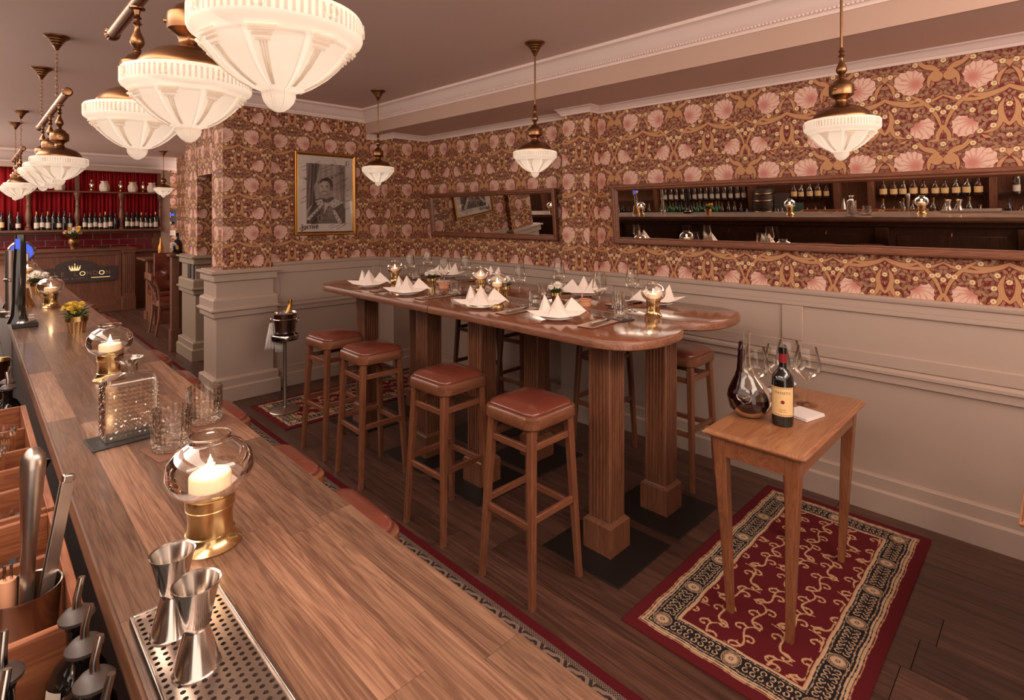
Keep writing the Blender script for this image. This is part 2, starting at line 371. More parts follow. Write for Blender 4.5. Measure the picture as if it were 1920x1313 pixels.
# ------------------------------------------------------------------ mesh helpers
class MB:
    def __init__(s): s.v = []; s.f = []
    def add(s, vs, fs, mt=None):
        o = len(s.v)
        s.v += [tuple(mt @ Vector(p)) for p in vs] if mt is not None else [tuple(p) for p in vs]
        s.f += [tuple(i+o for i in f) for f in fs]; return s
    def box(s, x0, y0, z0, x1, y1, z1, mt=None):
        return s.add([(x0,y0,z0),(x1,y0,z0),(x1,y1,z0),(x0,y1,z0),(x0,y0,z1),(x1,y0,z1),(x1,y1,z1),(x0,y1,z1)],
                     [(0,3,2,1),(4,5,6,7),(0,1,5,4),(1,2,6,5),(2,3,7,6),(3,0,4,7)], mt)
    def taper(s, b, t, z0, z1, c=0.004):
        """square post from rect b=(cx,cy,half) at z0 to t at z1, chamfered corners"""
        def ring(q, z):
            x, y, h = q[:3]; k = min(c, h*.5)
            return [(x-h+k,y-h,z),(x+h-k,y-h,z),(x+h,y-h+k,z),(x+h,y+h-k,z),(x+h-k,y+h,z),(x-h+k,y+h,z),(x-h,y+h-k,z),(x-h,y-h+k,z)]
        return s.loft([ring(b, z0), ring(t, z1)])
    def loft(s, rings, cap=True, closed=True, mt=None):
        n = len(rings[0]); vs = [p for r in rings for p in r]; fs = []
        for k in range(len(rings)-1):
            for i in range(n if closed else n-1):
                j = (i+1) % n; fs.append((k*n+i, k*n+j, (k+1)*n+j, (k+1)*n+i))
        if cap: fs += [tuple(range(n))[::-1], tuple((len(rings)-1)*n+i for i in range(n))]
        return s.add(vs, fs, mt)
    def lathe(s, prof, n=24, c=(0, 0, 0), mt=None, flute=None):
        rings = []; vs = []; fs = []
        for r, z in prof:
            if r < 1e-5: vs.append((c[0], c[1], c[2]+z)); rings.append([len(vs)-1])
            else:
                ids = []
                for i in range(n):
                    a = 2*PI*i/n; rr = r*(flute(a, z) if flute else 1)
                    vs.append((c[0]+rr*math.cos(a), c[1]+rr*math.sin(a), c[2]+z)); ids.append(len(vs)-1)
                rings.append(ids)
        for a, b in zip(rings, rings[1:]):
            if len(a) == 1 and len(b) == 1: continue
            for i in range(n):
                j = (i+1) % n
                if len(a) == 1: fs.append((a[0], b[j], b[i]))
                elif len(b) == 1: fs.append((a[i], a[j], b[0]))
                else: fs.append((a[i], a[j], b[j], b[i]))
        return s.add(vs, fs, mt)
    def tube(s, pts, r, n=8, cap=True):
        pts = [Vector(p) for p in pts]; rings = []; up = None
        for i, p in enumerate(pts):
            d = (pts[min(i+1, len(pts)-1)]-pts[max(i-1, 0)]).normalized()
            if up is None: up = d.orthogonal().normalized()
            up = (up-d*up.dot(d)).normalized(); sd = d.cross(up)
            rr = r[i] if isinstance(r, (list, tuple)) else r
            rings.append([tuple(p+up*rr*math.cos(2*PI*k/n)+sd*rr*math.sin(2*PI*k/n)) for k in range(n)])
        return s.loft(rings, cap)
    def prism(s, poly, z0, z1, mt=None):
        return s.loft([[(x, y, z0) for x, y in poly], [(x, y, z1) for x, y in poly]], mt=mt)
    def build(s, name, mat, parent=None, bev=0, smooth=35, loc=None, solid=0, sub=0, calc=True):
        me = bpy.data.meshes.new(name)
        if calc:
            bm = bmesh.new(); vs = [bm.verts.new(p) for p in s.v]
            for f in s.f:
                try: bm.faces.new([vs[i] for i in f])
                except ValueError: pass
            bmesh.ops.recalc_face_normals(bm, faces=bm.faces); bm.to_mesh(me); bm.free()
        else: me.from_pydata(s.v, [], s.f)
        me.validate(); me.materials.append(mat); do_uv(me)
        if smooth:
            me.polygons.foreach_set('use_smooth', [True]*len(me.polygons)); me.set_sharp_from_angle(angle=R(smooth))
        o = bpy.data.objects.new(name, me); COL.objects.link(o)
        if parent: o.parent = parent
        if loc: o.location = loc
        if solid: m = o.modifiers.new('solid', 'SOLIDIFY'); m.thickness = solid; m.offset = 0
        if bev: m = o.modifiers.new('bevel', 'BEVEL'); m.width = bev; m.segments = 2; m.limit_method = 'ANGLE'; m.angle_limit = R(40)
        if sub: m = o.modifiers.new('sub', 'SUBSURF'); m.levels = sub; m.render_levels = sub
        return o
def do_uv(me):
    nl = len(me.loops); nv = len(me.vertices)
    if not nl: return
    co = np.empty(nv*3, np.float32); me.vertices.foreach_get('co', co); co = co.reshape(-1, 3)
    vi = np.empty(nl, np.int32); me.loops.foreach_get('vertex_index', vi)
    npol = len(me.polygons); nr = np.empty(npol*3, np.float32); me.polygons.foreach_get('normal', nr); nr = np.abs(nr.reshape(-1, 3))
    lt = np.empty(npol, np.int32); me.polygons.foreach_get('loop_total', lt)
    ax = np.repeat(nr.argmax(1), lt); p = co[vi]
    uv = np.where((ax == 0)[:, None], p[:, [1, 2]], np.where((ax == 1)[:, None], p[:, [0, 2]], p[:, [0, 1]]))
    l = me.uv_layers.new(name='UVMap'); l.data.foreach_set('uv', uv.astype(np.float32).ravel())
def T(name, label, cat, loc=(0, 0, 0), rz=0, group=None, kind=None):
    o = bpy.data.objects.new(name, None); COL.objects.link(o); o.empty_display_size = .05
    o.location = loc; o.rotation_euler = (0, 0, rz)
    if label: o['label'] = label
    if cat: o['category'] = cat
    if group: o['group'] = group
    if kind: o['kind'] = kind
    return o
def tag(o, label, cat, group=None):
    o['label'] = label; o['category'] = cat
    if group: o['group'] = group
    return o
def structure(o): o['kind'] = 'structure'; return o
def dup(o, loc=None, rz=None, label=None, parent=None, group=None):
    c = o.copy(); COL.objects.link(c)
    if parent: c.parent = parent
    if loc is not None: c.location = loc
    if rz is not None: c.rotation_euler = (0, 0, rz)
    if label: c['label'] = label
    if group: c['group'] = group
    for ch in list(o.children): dup(ch, parent=c)
    return c
def place(first, used, loc, rz, label):
    """the first call uses the prototype itself, later ones copy it"""
    if not used[0]:
        used[0] = True; first.location = loc; first.rotation_euler = (0, 0, rz); first['label'] = label; return first
    return dup(first, loc, rz, label)
def rrect(hx, hy, r, n=6, cx=0, cy=0):
    out = []
    for sx, sy, a0 in ((1, 1, 0), (-1, 1, 90), (-1, -1, 180), (1, -1, 270)):
        for i in range(n+1):
            a = R(a0+90*i/n); out.append((cx+sx*(hx-r)+r*math.cos(a), cy+sy*(hy-r)+r*math.sin(a)))
    return out
def text_mesh(name, txt, size, mat, parent, mt, extrude=.002, spacing=1.0, wrap=None):
    cu = bpy.data.curves.new('t', 'FONT'); cu.body = txt; cu.size = size; cu.extrude = extrude; cu.align_x = 'CENTER'; cu.space_character = spacing
    o = bpy.data.objects.new('t', cu); COL.objects.link(o)
    dg = bpy.context.evaluated_depsgraph_get(); me = bpy.data.meshes.new_from_object(o.evaluated_get(dg))
    bpy.data.objects.remove(o); bpy.data.curves.remove(cu)
    for v in me.vertices:
        if wrap:
            r, z0, a0 = wrap; a = a0+v.co.x/r; rr = r+v.co.z
            v.co = (rr*math.cos(a), rr*math.sin(a), z0+v.co.y)
        else: v.co = mt @ v.co
    me.materials.clear(); me.materials.append(mat); me.name = name
    o = bpy.data.objects.new(name, me); COL.objects.link(o); o.parent = parent; return o

# ------------------------------------------------------------------ the room
XR = 3.62; CZ = 2.78; LZ = 2.53
fl = structure(MB().box(-1.4, -1.6, -.05, 3.75, 12.7, -.006).build('floor', M['under']))
pl_cache = {}
k = 0
for i in range(26):
    x = -1.38+i*.2; y = -1.6-random.random()*1.6
    while y < 12.6:
        L_ = random.choice((1.5, 1.8, 2.1)); y0 = max(y, -1.6); y1 = min(y+L_, 12.65)
        if y1-y0 > .25 and x < 3.66:
            # only planks the room shows (in front of the bar), trimmed at the walls
            x1 = min(x+.1975, 3.70)
            MB().box(x, y0+.0015, -.02, x1, y1-.0015, 0).build('plank', M['floor'], fl)
            k += 1
        y += L_
structure(MB().box(-1.4, -1.6, CZ, 3.05, 12.7, CZ+.06).build('ceiling', M['ceil']))
structure(MB().box(3.05, -1.6, LZ, 3.75, 5.45, CZ+.06).build('ceiling_soffit', M['ceil']))
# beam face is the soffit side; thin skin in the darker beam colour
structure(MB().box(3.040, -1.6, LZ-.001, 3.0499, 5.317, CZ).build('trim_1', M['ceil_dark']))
def sweep(name, prof, path, mat, parent=None):
    """prof: list of (out, z); path: list of ((x,y),(nx,ny)) outward normals"""
    rings = [[(p[0]+n[0]*o_, p[1]+n[1]*o_, z) for o_, z in prof] for p, n in path]
    b = MB(); b.loft(rings, cap=True); return b.build(name, mat, parent, smooth=25)
CR = [(0, .0), (.0, -.13), (.012, -.13), (.016, -.118), (.022, -.112), (.022, -.10), (.03, -.095), (.055, -.07), (.08, -.035), (.095, -.025), (.11, -.02), (.11, 0)]
cz = lambda z: [(o_, z+dz) for o_, dz in CR]
def cz_s(z, s): return [(o_*s, z+dz*s) for o_, dz in CR]
structure(sweep('trim_2', cz(CZ), [((3.045, -1.6), (-1, 0)), ((3.045, 5.317), (-1, 0))], M['ceil']))
# dentil beads along the beam cornice
bd = MB()
for i in range(340):
    y = -1.5+i*.02; bd.box(3.012, y, CZ-.112, 3.022, y+.010, CZ-.101)
o = bd.build('trim_bead', M['ceil'], bpy.data.objects['trim_2'], smooth=0); o['kind'] = 'stuff'
# right wall: wallpaper above, panelling below
structure(MB().box(XR, -1.6, 0, XR+.1, 5.45, CZ).build('wall_right', M['paper']))
structure(MB().box(3.50, 2.65, 0, XR, 2.93, LZ).build('wall_right_pier', M['paper']))
structure(MB().box(3.215, 5.03, 0, XR, 5.35, LZ).build('wall_corner', M['paper']))
structure(MB().box(2.0, 5.317, 0, 3.7, 5.45, CZ).build('wall_rear', M['paper']))
# little crown on the right wall path
mit = .7071*1.4142
sm = cz_s(LZ, .42)
path_r = [((XR, -1.6), (-1, 0)), ((XR, 2.65), (-1, 1-1-0)), ]
def polysweep(name, prof, pts, mat, parent=None, kind=True):
    """pts: 2D polyline, outward = left of travel; mitred"""
    n = len(pts); path = []
    for i in range(n):
        p = Vector(pts[i]); nrm = []
        for a, b in ((i-1, i), (i, i+1)):
            if a >= 0 and b < n:
                d = (Vector(pts[b])-Vector(pts[a])).normalized(); nrm.append(Vector((-d.y, d.x)))
        m = nrm[0] if len(nrm) == 1 else (nrm[0]+nrm[1])/(1+nrm[0].dot(nrm[1]))
        path.append(((p.x, p.y), (m.x, m.y)))
    o = sweep(name, prof, path, mat, parent)
    if kind: structure(o)
    return o
RP = [(XR, -1.6), (XR, 2.65), (3.50, 2.65), (3.50, 2.93), (XR, 2.93), (XR, 5.03), (3.215, 5.03), (3.215, 5.317), (2.04, 5.317)]
polysweep('trim_3', sm, RP[:-1]+[(3.05, 5.317)], M['ceil'])
polysweep('trim_4', cz(CZ), [(3.05, 5.317), (2.01, 5.317), (2.01, 5.25), (1.59, 5.25), (1.59, 5.56), (1.84, 5.56), (1.84, 7.45)], M['ceil'])
WP = [(0, 0), (.055, 0), (.055, .118), (.050, .122), (.047, .124), (.036, .128), (.036, .190), (.030, .195), (.016, .198), (0, .200)]
polysweep('baseboard_right', WP, RP, M['wains'])
RAIL = [(0, 1.125), (.022, 1.125), (.022, 1.165), (.030, 1.170), (.034, 1.180), (.034, 1.192), (.026, 1.198), (.020, 1.200), (0, 1.200)]
polysweep('trim_5', RAIL, RP, M['wains'])
MID = [(0, .725), (.026, .725), (.026, .768), (.040, .774), (.040, .790), (.022, .800), (.014, .806), (0, .806)]
polysweep('trim_6', MID, RP, M['wains'])
polysweep('wall_wainscot', [(0, .0), (.008, .0), (.008, 1.16), (0, 1.16)], RP, M['wains'])
# frames of the upper panels: stiles and rails raised from the wall
def frame_run(a, b, cuts, name):
    """wall run from a to b (2D), outward left; cuts: list of stile spans along the run"""
    A = Vector(a); d = (Vector(b)-A).normalized(); nv = Vector((-d.y, d.x)); 
    def quad(s0, s1, z0, z1, th=.022):
        p = [A+d*s0, A+d*s1]; q = [p[1]+nv*th, p[0]+nv*th]
        mb.prism([(v.x, v.y) for v in (p[0], p[1], q[0], q[1])], z0, z1)
    L_ = (Vector(b)-A).length; mb = MB(); quad(0, L_, 1.094, 1.126); quad(0, L_, .806, .880)
    root = structure(mb.build(name, M['wains'], bev=.006))
    for s0, s1 in cuts:
        mb = MB(); quad(s0, s1, .880, 1.094); mb.build('stile', M['wains'], root, bev=.006)
frame_run((XR, -1.6), (XR, 2.65), [(1.6-.9, 1.6-.78), (1.6+1.107, 1.6+1.233), (1.6+2.50, 4.25)], 'trim_7')
frame_run((XR, 2.93), (XR, 5.03), [(0, .1), (2.0, 2.1)], 'trim_8')
frame_run((XR, 5.03), (3.215, 5.03), [(0, .05), (.30, .405)], 'trim_9')
frame_run((3.215, 5.03), (3.215, 5.317), [(0, .05), (.24, .287)], 'trim_10')
frame_run((3.215, 5.317), (2.04, 5.317), [(0, .10), (1.10, 1.175)], 'trim_11')
frame_run((3.50, 2.65), (3.50, 2.93), [(0, .05), (.23, .28)], 'trim_12')
frame_run((XR, 2.65), (3.50, 2.65), [(0, .05), (.08, .12)], 'trim_13')

# papered piers beside the bar passage
structure(MB().box(1.59, 5.25, 1.0, 2.01, 5.56, CZ).build('wall_pier', M['paper']))
structure(MB().box(1.84, 6.97, 1.0, 2.6, 7.45, CZ).build('wall_pier', M['paper']))
structure(MB().box(1.84, 5.50, 2.10, 2.02, 6.99, CZ).build('wall_lintel', M['paper']))
structure(MB().box(2.86, 5.45, 0, 2.96, 12.2, CZ).build('wall_passage', M['paper']))
def pier_base(name, x0, y0, x1, y1, mat, H=1.165):
    """stepped painted plinth round a pier"""
    P = [(x0, y1), (x1, y1), (x1, y0), (x0, y0), (x0, y1)]
    pts = [(x0, y0), (x0, y1), (x1, y1), (x1, y0)]
    prof = [(-.0, 0), (.050, 0), (.050, .125), (.035, .135), (.035, .2), (.026, .21), (0, .215), (0, .745), (.028, .75), (.028, .80),
            (.050, .805), (.050, .82), (.030, .828), (.030, .90), (.022, .915), (0, .925), (0, H-.105), (.025, H-.098), (.025, H-.035), (.052, H-.03), (.052, H-.012), (.018, H-.006), (.018, H)]
    cx, cy = (x0+x1)/2, (y0+y1)/2; rings = []
    for o_, z in prof:
        rings.append([(x0-o_, y0-o_, z), (x1+o_, y0-o_, z), (x1+o_, y1+o_, z), (x0-o_, y1+o_, z)])
    return structure(MB().loft(rings).build(name, mat, smooth=0, bev=.003))
pier_base('wall_pier_plinth', 1.525, 5.215, 2.02, 5.57, M['wains'])
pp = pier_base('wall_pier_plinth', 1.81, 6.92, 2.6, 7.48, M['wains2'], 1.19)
MB().box(1.812, 6.94, .84, 1.800, 7.0, 1.10).box(1.806, 7.08, .85, 1.800, 7.2, 1.09).build('switch_panel', M['black'], pp)
# far end of the room
structure(MB().box(-1.4, 12.6, 0, 2.75, 12.7, CZ).build('wall_far', M['paper']))
structure(MB().box(2.70, 12.55, 0, 3.4, 12.7, CZ).build('wall_far_side', M['paper']))
polysweep('trim_14', [(o_*2.0, CZ+dz*1.9) for o_, dz in CR], [(3.0, 12.58), (-1.4, 12.58)], M['ceil'])
structure(MB().box(2.62, 12.25, 0, 2.76, 12.6, 2.5).build('door_1', M['wains']))
structure(MB().box(-1.50, -1.6, 0, -1.4, 9.0, 1.75).build('wall_left', M['bar_front']))
structure(MB().box(.6, -1.75, 0, 3.75, -1.65, 2.0).build('front_light_block', M['wains']))  # unseen screen added to stop low world light from the open end
# ceiling air grille
gr = T('ceiling_vent', 'square slatted air grille set in the ceiling above the bar passage', 'vent', (1.35, 6.6, CZ))
MB().box(-.3, -.3, -.012, .3, .3, 0).build('backing', M['ceil_dark'], gr)
for i in range(9): MB().box(-.27, -.26+i*.06, -.02, .27, -.235+i*.06, -.008).build('slat', M['ceil'], gr)

# ------------------------------------------------------------------ bar counter
BX0, BX1, BZ = .143, .513, 1.10
bar = T('bar_counter', 'long oak bar counter with a thick stave top running down the left side', 'bar', (0, 0, 0))
random.seed(11)
sx = (BX1-BX0)/6; cache = {}
for i in range(6):
    y = .12-random.random()*.5
    while y < 8.2:
        L_ = random.choice((.45, .62, .8, 1.0)) ; y1 = min(y+L_, 8.2)
        if y1-max(y, .1) > .06:
            x = BX0+i*sx
            MB().box(x+.0002, max(y, .1)+.0003, BZ-.012, x+sx-.0002, y1-.0003, BZ).build('stave', M['stave'], bar, smooth=0)
        y += L_
# top slab below the staves with a rounded nosing
prof = [(BX0+.002, -.050), (BX0-.004, -.044), (BX0-.006, -.028), (BX0-.002, -.012), (BX1+.002, -.012), (BX1+.008, -.022), (BX1+.008, -.040), (BX1, -.052)]
MB().loft([[(x, .1, BZ+z) for x, z in prof], [(x, 8.2, BZ+z) for x, z in prof]]).build('top_slab', M['bar_edge'], bar)
MB().box(BX0+.05, .1, .08, .42, 8.2, BZ-.05).build('body', M['bar_front'], bar)
MB().box(.42, .1, BZ-.11, .46, 8.2, BZ-.05).box(.42, .1, .08, .45, 8.2, .22).build('front_moulding', M['bar_front'], bar, bev=.006)
for y in np.arange(.35, 8.1, 1.1):
    MB().box(.42, y, .24, .432, y+.85, .90).build('front_panel', M['bar_front'], bar, bev=.008)
    c = MB(); pr = [(.42, .72), (.445, .74), (.455, .80), (.49, .86), (.505, .93), (.505, .985), (.42, .985)]
    c.loft([[(x, y-.19, z) for x, z in pr], [(x, y-.07, z) for x, z in pr]]); c.build('corbel', M['bar_front'], bar, bev=.006)
    h = MB().tube([(.435, y+.40, .93), (.452, y+.40, .935), (.470, y+.40, .915), (.474, y+.40, .90), (.462, y+.40, .892)], .004, 6)
    h.build('bag_hook', M['abrass'], bar)

# ------------------------------------------------------------------ runner and rugs
def solid_rug(name, x0, y0, x1, y1, z, mat):
    return MB().box(x0, y0, 0.0005, x1, y1, z).build(name, mat, smooth=0, bev=.002)
tag(solid_rug('runner_rug', .60, .2, 1.62, 11.3, .009, M['runner']), 'long grey patterned runner with a dark red edge beside the bar', 'rug')
def stamp(img, xs, ys, rad, c, h, px):
    H_, W_ = img.shape[:2]
    for x, y, r in zip(xs, ys, rad if hasattr(rad, '__len__') else [rad]*len(xs)):
        k = int(r/px)+2; i0, j0 = int(x/px), int(y/px)
        if i0 < -k or j0 < -k or i0 > W_+k or j0 > H_+k: continue
        a0, a1, b0, b1 = max(i0-k, 0), min(i0+k+1, W_), max(j0-k, 0), min(j0+k+1, H_)
        if a1 <= a0 or b1 <= b0: continue
        X, Y = np.meshgrid((np.arange(a0, a1)+.5)*px, (np.arange(b0, b1)+.5)*px)
        img[b0:b1, a0:a1][(X-x)**2+(Y-y)**2 < r*r] = c
def rug_image(Wm, Hm, px=.0036, seed=1):
    nx, ny = int(Wm/px), int(Hm/px); X, Y = np.meshgrid((np.arange(nx)+.5)*px, (np.arange(ny)+.5)*px)
    rs = np.random.RandomState(seed)
    wob = .0022*np.sin(X*33+seed)+.0022*np.sin(Y*41)
    d = np.minimum(np.minimum(X, Wm-X), np.minimum(Y, Hm-Y))+wob
    red, cr, bk, tan = (88, 19, 25), (186, 154, 124), (32, 26, 28), (184, 142, 106)
    img = np.zeros((ny, nx, 3)); img[:] = red
    for a, b, c in ((.048, .0515, tan), (.055, .064, cr), (.064, .067, bk), (.067, .073, cr), (.073, .080, bk), (.080, .085, cr), (.085, .154, bk), (.154, .159, cr), (.159, .164, bk), (.164, .172, cr), (.172, .177, tan)):
        img[(d >= a) & (d < b)] = c
    img[(d >= .0805) & (d < .0845) & (np.sin((X+Y)*700) > 0)] = bk; img[(d >= .1545) & (d < .1585) & (np.sin((X+Y)*700) > 0)] = bk
    # scrolls of the field
    cen = (d > .182)
    lay = np.zeros((ny, nx), bool); tmp = np.zeros((ny, nx, 1))
    def stroke(pts, r0, r1):
        r = np.linspace(r0, r1, len(pts)); stamp(tmp, pts[:, 0], pts[:, 1], r, 1, 0, px)
    def curl(x, y, a, s, flip, r0=.0045):
        t = np.linspace(0, 1, 26); ang = a+flip*t*4.6; rad = s*(1-t*.78)
        c0 = np.array([x-flip*s*math.sin(a)*-1, y-flip*s*math.cos(a)])
        pts = np.stack([c0[0]+rad*np.sin(ang)*-flip*-1*1.0, c0[1]+rad*np.cos(ang)*flip*1.0], 1)
        pts += np.array([x, y])-pts[0]; stroke(pts, r0, .002); e = pts[-1]
        stamp(tmp, [e[0]], [e[1]], .0065, 1, 0, px)
        for q in (5, 10): stroke(np.linspace(pts[q], pts[q]+np.array([math.cos(ang[q]+1.2), math.sin(ang[q]+1.2)])*.014, 6), .0035, .001)
    step = .155
    for j, yy in enumerate(np.arange(-.05, Hm+.1, .115)):
        for i, xx in enumerate(np.arange(-.05+(j % 2)*step*.5, Wm+.1, step)):
            t = np.linspace(0, 1, 40); fl = 1 if (i+j) % 2 else -1
            th = .55*fl+.25*math.sin(i*2.1+j)
            u = (t-.5)*step*1.15; v_ = .026*np.sin(t*2*PI)*fl
            pts = np.stack([xx+u*math.cos(th)-v_*math.sin(th), yy+u*math.sin(th)+v_*math.cos(th)], 1); stroke(pts, .0048, .003)
            for q, f2 in ((8, 1), (20, -1), (30, 1)):
                dr = pts[q+1]-pts[q]; curl(pts[q][0], pts[q][1], math.atan2(dr[1], dr[0]), .027, f2*fl, .0052)
    img[(tmp[:, :, 0] > 0) & cen] = tan
    # black border motifs
    mid = .1195
    def border(x0, y0, x1, y1, vertical):
        L_ = (y1-y0) if vertical else (x1-x0); n = max(2, round(L_/.29)); 
        for k in range(n+1):
            s = k*L_/n; cx, cy = (x0, y0+s) if vertical else (x0+s, y0)
            q = ((X-cx)/(.9 if not vertical else 1))**2+((Y-cy)/(.9 if vertical else 1))**2; q = np.sqrt(q); an = np.arctan2(Y-cy, X-cx)
            for a, b, c in ((0, .041, bk), (.036, .039, cr), (0, .032, (170, 136, 108)), (.026, .029, bk), (0, .020, cr), (0, .009, bk), (0, .005, cr)):
                img[(q >= a) & (q < b)] = c
            img[(q < .026) & (q > .011) & (np.sin(an*12) > .2)] = cr
            if k < n:
                c2 = s+L_/n/2
                for u in np.linspace(-L_/n*.5+.058, L_/n*.5-.058, 7):
                    for sg in (-1, 1):
                        t = np.linspace(0, 1, 26); a = t*5.2
                        bx = u+.0125*(1-t*.55)*np.sin(a)*(1 if u > 0 else -1); by = sg*(.016-.0125*(1-t*.55)*np.cos(a))
                        if vertical: stamp(img, x0+by, y0+c2+bx, .0021, cr, 0, px)
                        else: stamp(img, x0+c2+bx, y0+by, .0021, cr, 0, px)
    border(mid, mid, mid, Hm-mid, True); border(Wm-mid, mid, Wm-mid, Hm-mid, True)
    border(mid, mid, Wm-mid, mid, False); border(mid, Hm-mid, Wm-mid, Hm-mid, False)
    return img
def color_grid(name, img, Wm, Hm, mat, thick=.008, parent=None, mt=None):
    ny, nx = img.shape[:2]
    xs = np.linspace(0, Wm, nx); ys = np.linspace(0, Hm, ny); X, Y = np.meshgrid(xs, ys)
    co = np.stack([X.ravel(), Y.ravel(), np.full(nx*ny, thick)], 1)
    i = np.arange(nx*ny).reshape(ny, nx)
    q = np.stack([i[:-1, :-1], i[:-1, 1:], i[1:, 1:], i[1:, :-1]], -1).reshape(-1, 4)
    # skirt
    rim = np.concatenate([i[0, :], i[1:, -1], i[-1, -2::-1], i[-2:0:-1, 0]]); nb = len(rim); base = len(co)
    low = co[rim].copy(); low[:, 2] = 0.0005; co = np.concatenate([co, low])
    j = np.arange(nb); jn = (j+1) % nb; sk = np.stack([base+j, base+jn, rim[jn], rim[j]], 1)
    f = np.concatenate([q, sk]); me = bpy.data.meshes.new(name)
    me.vertices.add(len(co)); me.vertices.foreach_set('co', co.astype(np.float32).ravel())
    me.loops.add(f.size); me.loops.foreach_set('vertex_index', f.astype(np.int32).ravel())
    me.polygons.add(len(f)); me.polygons.foreach_set('loop_start', np.arange(0, f.size, 4, dtype=np.int32))
    me.update(calc_edges=True); me.validate()
    c = img.reshape(-1, 3)/255.0; c = np.where(c <= .04045, c/12.92, ((c+.055)/1.055)**2.4)
    col = np.ones((len(co), 4), np.float32); col[:len(c), :3] = c; col[base:, :3] = c[rim]
    a = me.color_attributes.new('Col', 'FLOAT_COLOR', 'POINT'); a.data.foreach_set('color', col.ravel())
    me.materials.append(mat); o = bpy.data.objects.new(name, me); COL.objects.link(o)
    if mt is not None: o.matrix_world = mt
    if parent: o.parent = parent
    return o
o = color_grid('patterned_rug', rug_image(1.57, .80, .0026), 1.57, .80, M['rug']); o.location = (1.88, .46, 0)
tag(o, 'red rug with gold scrolls and a black medallion border under the small service table', 'rug')
o = color_grid('patterned_rug', rug_image(1.78, .73, .0052, 3), 1.78, .73, M['rug']); o.location = (1.71, 4.19, 0)
tag(o, 'red scrolled rug under the wine cooler stand by the rear wall', 'rug')

# ------------------------------------------------------------------ bar stool
def make_stool():
    t = T('bar_stool', 'x', 'stool')
    hs = .160
    b = MB(); rr = lambda h, z, r=.055: [(x, y, z) for x, y in rrect(h, h, r, 6)]
    b.loft([rr(hs-.004, .735), rr(hs, .740), rr(hs, .782), rr(hs-.006, .790), rr(hs-.014, .791)], cap=True); b.build('seat_frame', M['wx'], t, smooth=40)
    b = MB(); rings = []
    for s_, z in ((.147, .789), (.149, .797), (.143, .806), (.125, .816), (.09, .824), (.05, .828), (.012, .829)):
        rings.append([(x, y, z) for x, y in rrect(s_, s_, s_*.36, 6)])
    b.loft(rings); b.build('seat_cushion', M['leather'], t, smooth=60)
    tp, bt = .122, .157
    def at(z): return tp+(bt-tp)*(1-z/.74)
    for sx_ in (-1, 1):
        for sy in (-1, 1):
            MB().taper((sx_*bt, sy*bt, .0145), (sx_*tp, sy*tp, .0185), 0, .738, .005).build('leg', M['wz'], t, smooth=30)
    def rail(z, ax, sgn, h=.030):
        p = at(z); b = MB(); q = .009
        if ax == 0: b.box(-p+.010, sgn*p-q, z-h/2, p-.010, sgn*p+q, z+h/2)
        else: b.box(sgn*p-q, -p+.010, z-h/2, sgn*p+q, p-.010, z+h/2)
        b.build('stretcher', M['wx'] if ax == 0 else M['wy'], t, bev=.003)
    for sg in (-1, 1):
        rail(.655, 0, sg); rail(.645, 1, sg); rail(.355, 0, sg); rail(.325, 1, sg)
    return t
stool = make_stool(); su = [False]
for x, y, rz, lab in [
    (1.823, 1.715, 0, 'brown leather bar stool standing nearest in front of the high table'),
    (1.826, 2.330, .02, 'brown leather bar stool, second in the near row from the front'),
    (1.832, 3.128, -.03, 'brown leather bar stool, third in the near row beside the table joint'),
    (1.845, 3.655, .04, 'brown leather bar stool, last in the near row beside the wine cooler rug'),
    (3.205, 1.700, 0, 'brown leather bar stool between the high table and panelled wall, behind the service table'),
    (3.205, 2.295, -.02, 'bar stool on the wall side of the table, half hidden below the long mirror'),
    (3.205, 3.10, .03, 'bar stool on the wall side of the table beyond the wallpapered pier'),
    (3.205, 3.66, -.02, 'bar stool on the wall side of the table farthest into the corner')]:
    o = place(stool, su, (x, y, 0), rz, lab); o['group'] = 'stools around the high table'
for i, (y, lab) in enumerate([
    (1.415, 'bar stool tucked under the bar counter beside the nearest big candle'),
    (1.865, 'bar stool under the bar counter, second from the front, opposite the tumblers'),
    (2.54, 'bar stool under the bar counter near the rear tumbler and painted pier'),
    (3.19, 'bar stool under the bar counter, dark seat edge beside the runner, fourth along'),
    (3.83, 'bar stool under the bar counter just beyond the painted pier'),
    (5.35, 'bar stool under the far part of the bar, near the yellow flower pot'),
    (6.45, 'bar stool under the bar counter farthest from the camera')]):
    o = dup(stool, (.685, y, .009), random.uniform(-.04, .04), lab); o['group'] = 'stools along the bar counter'

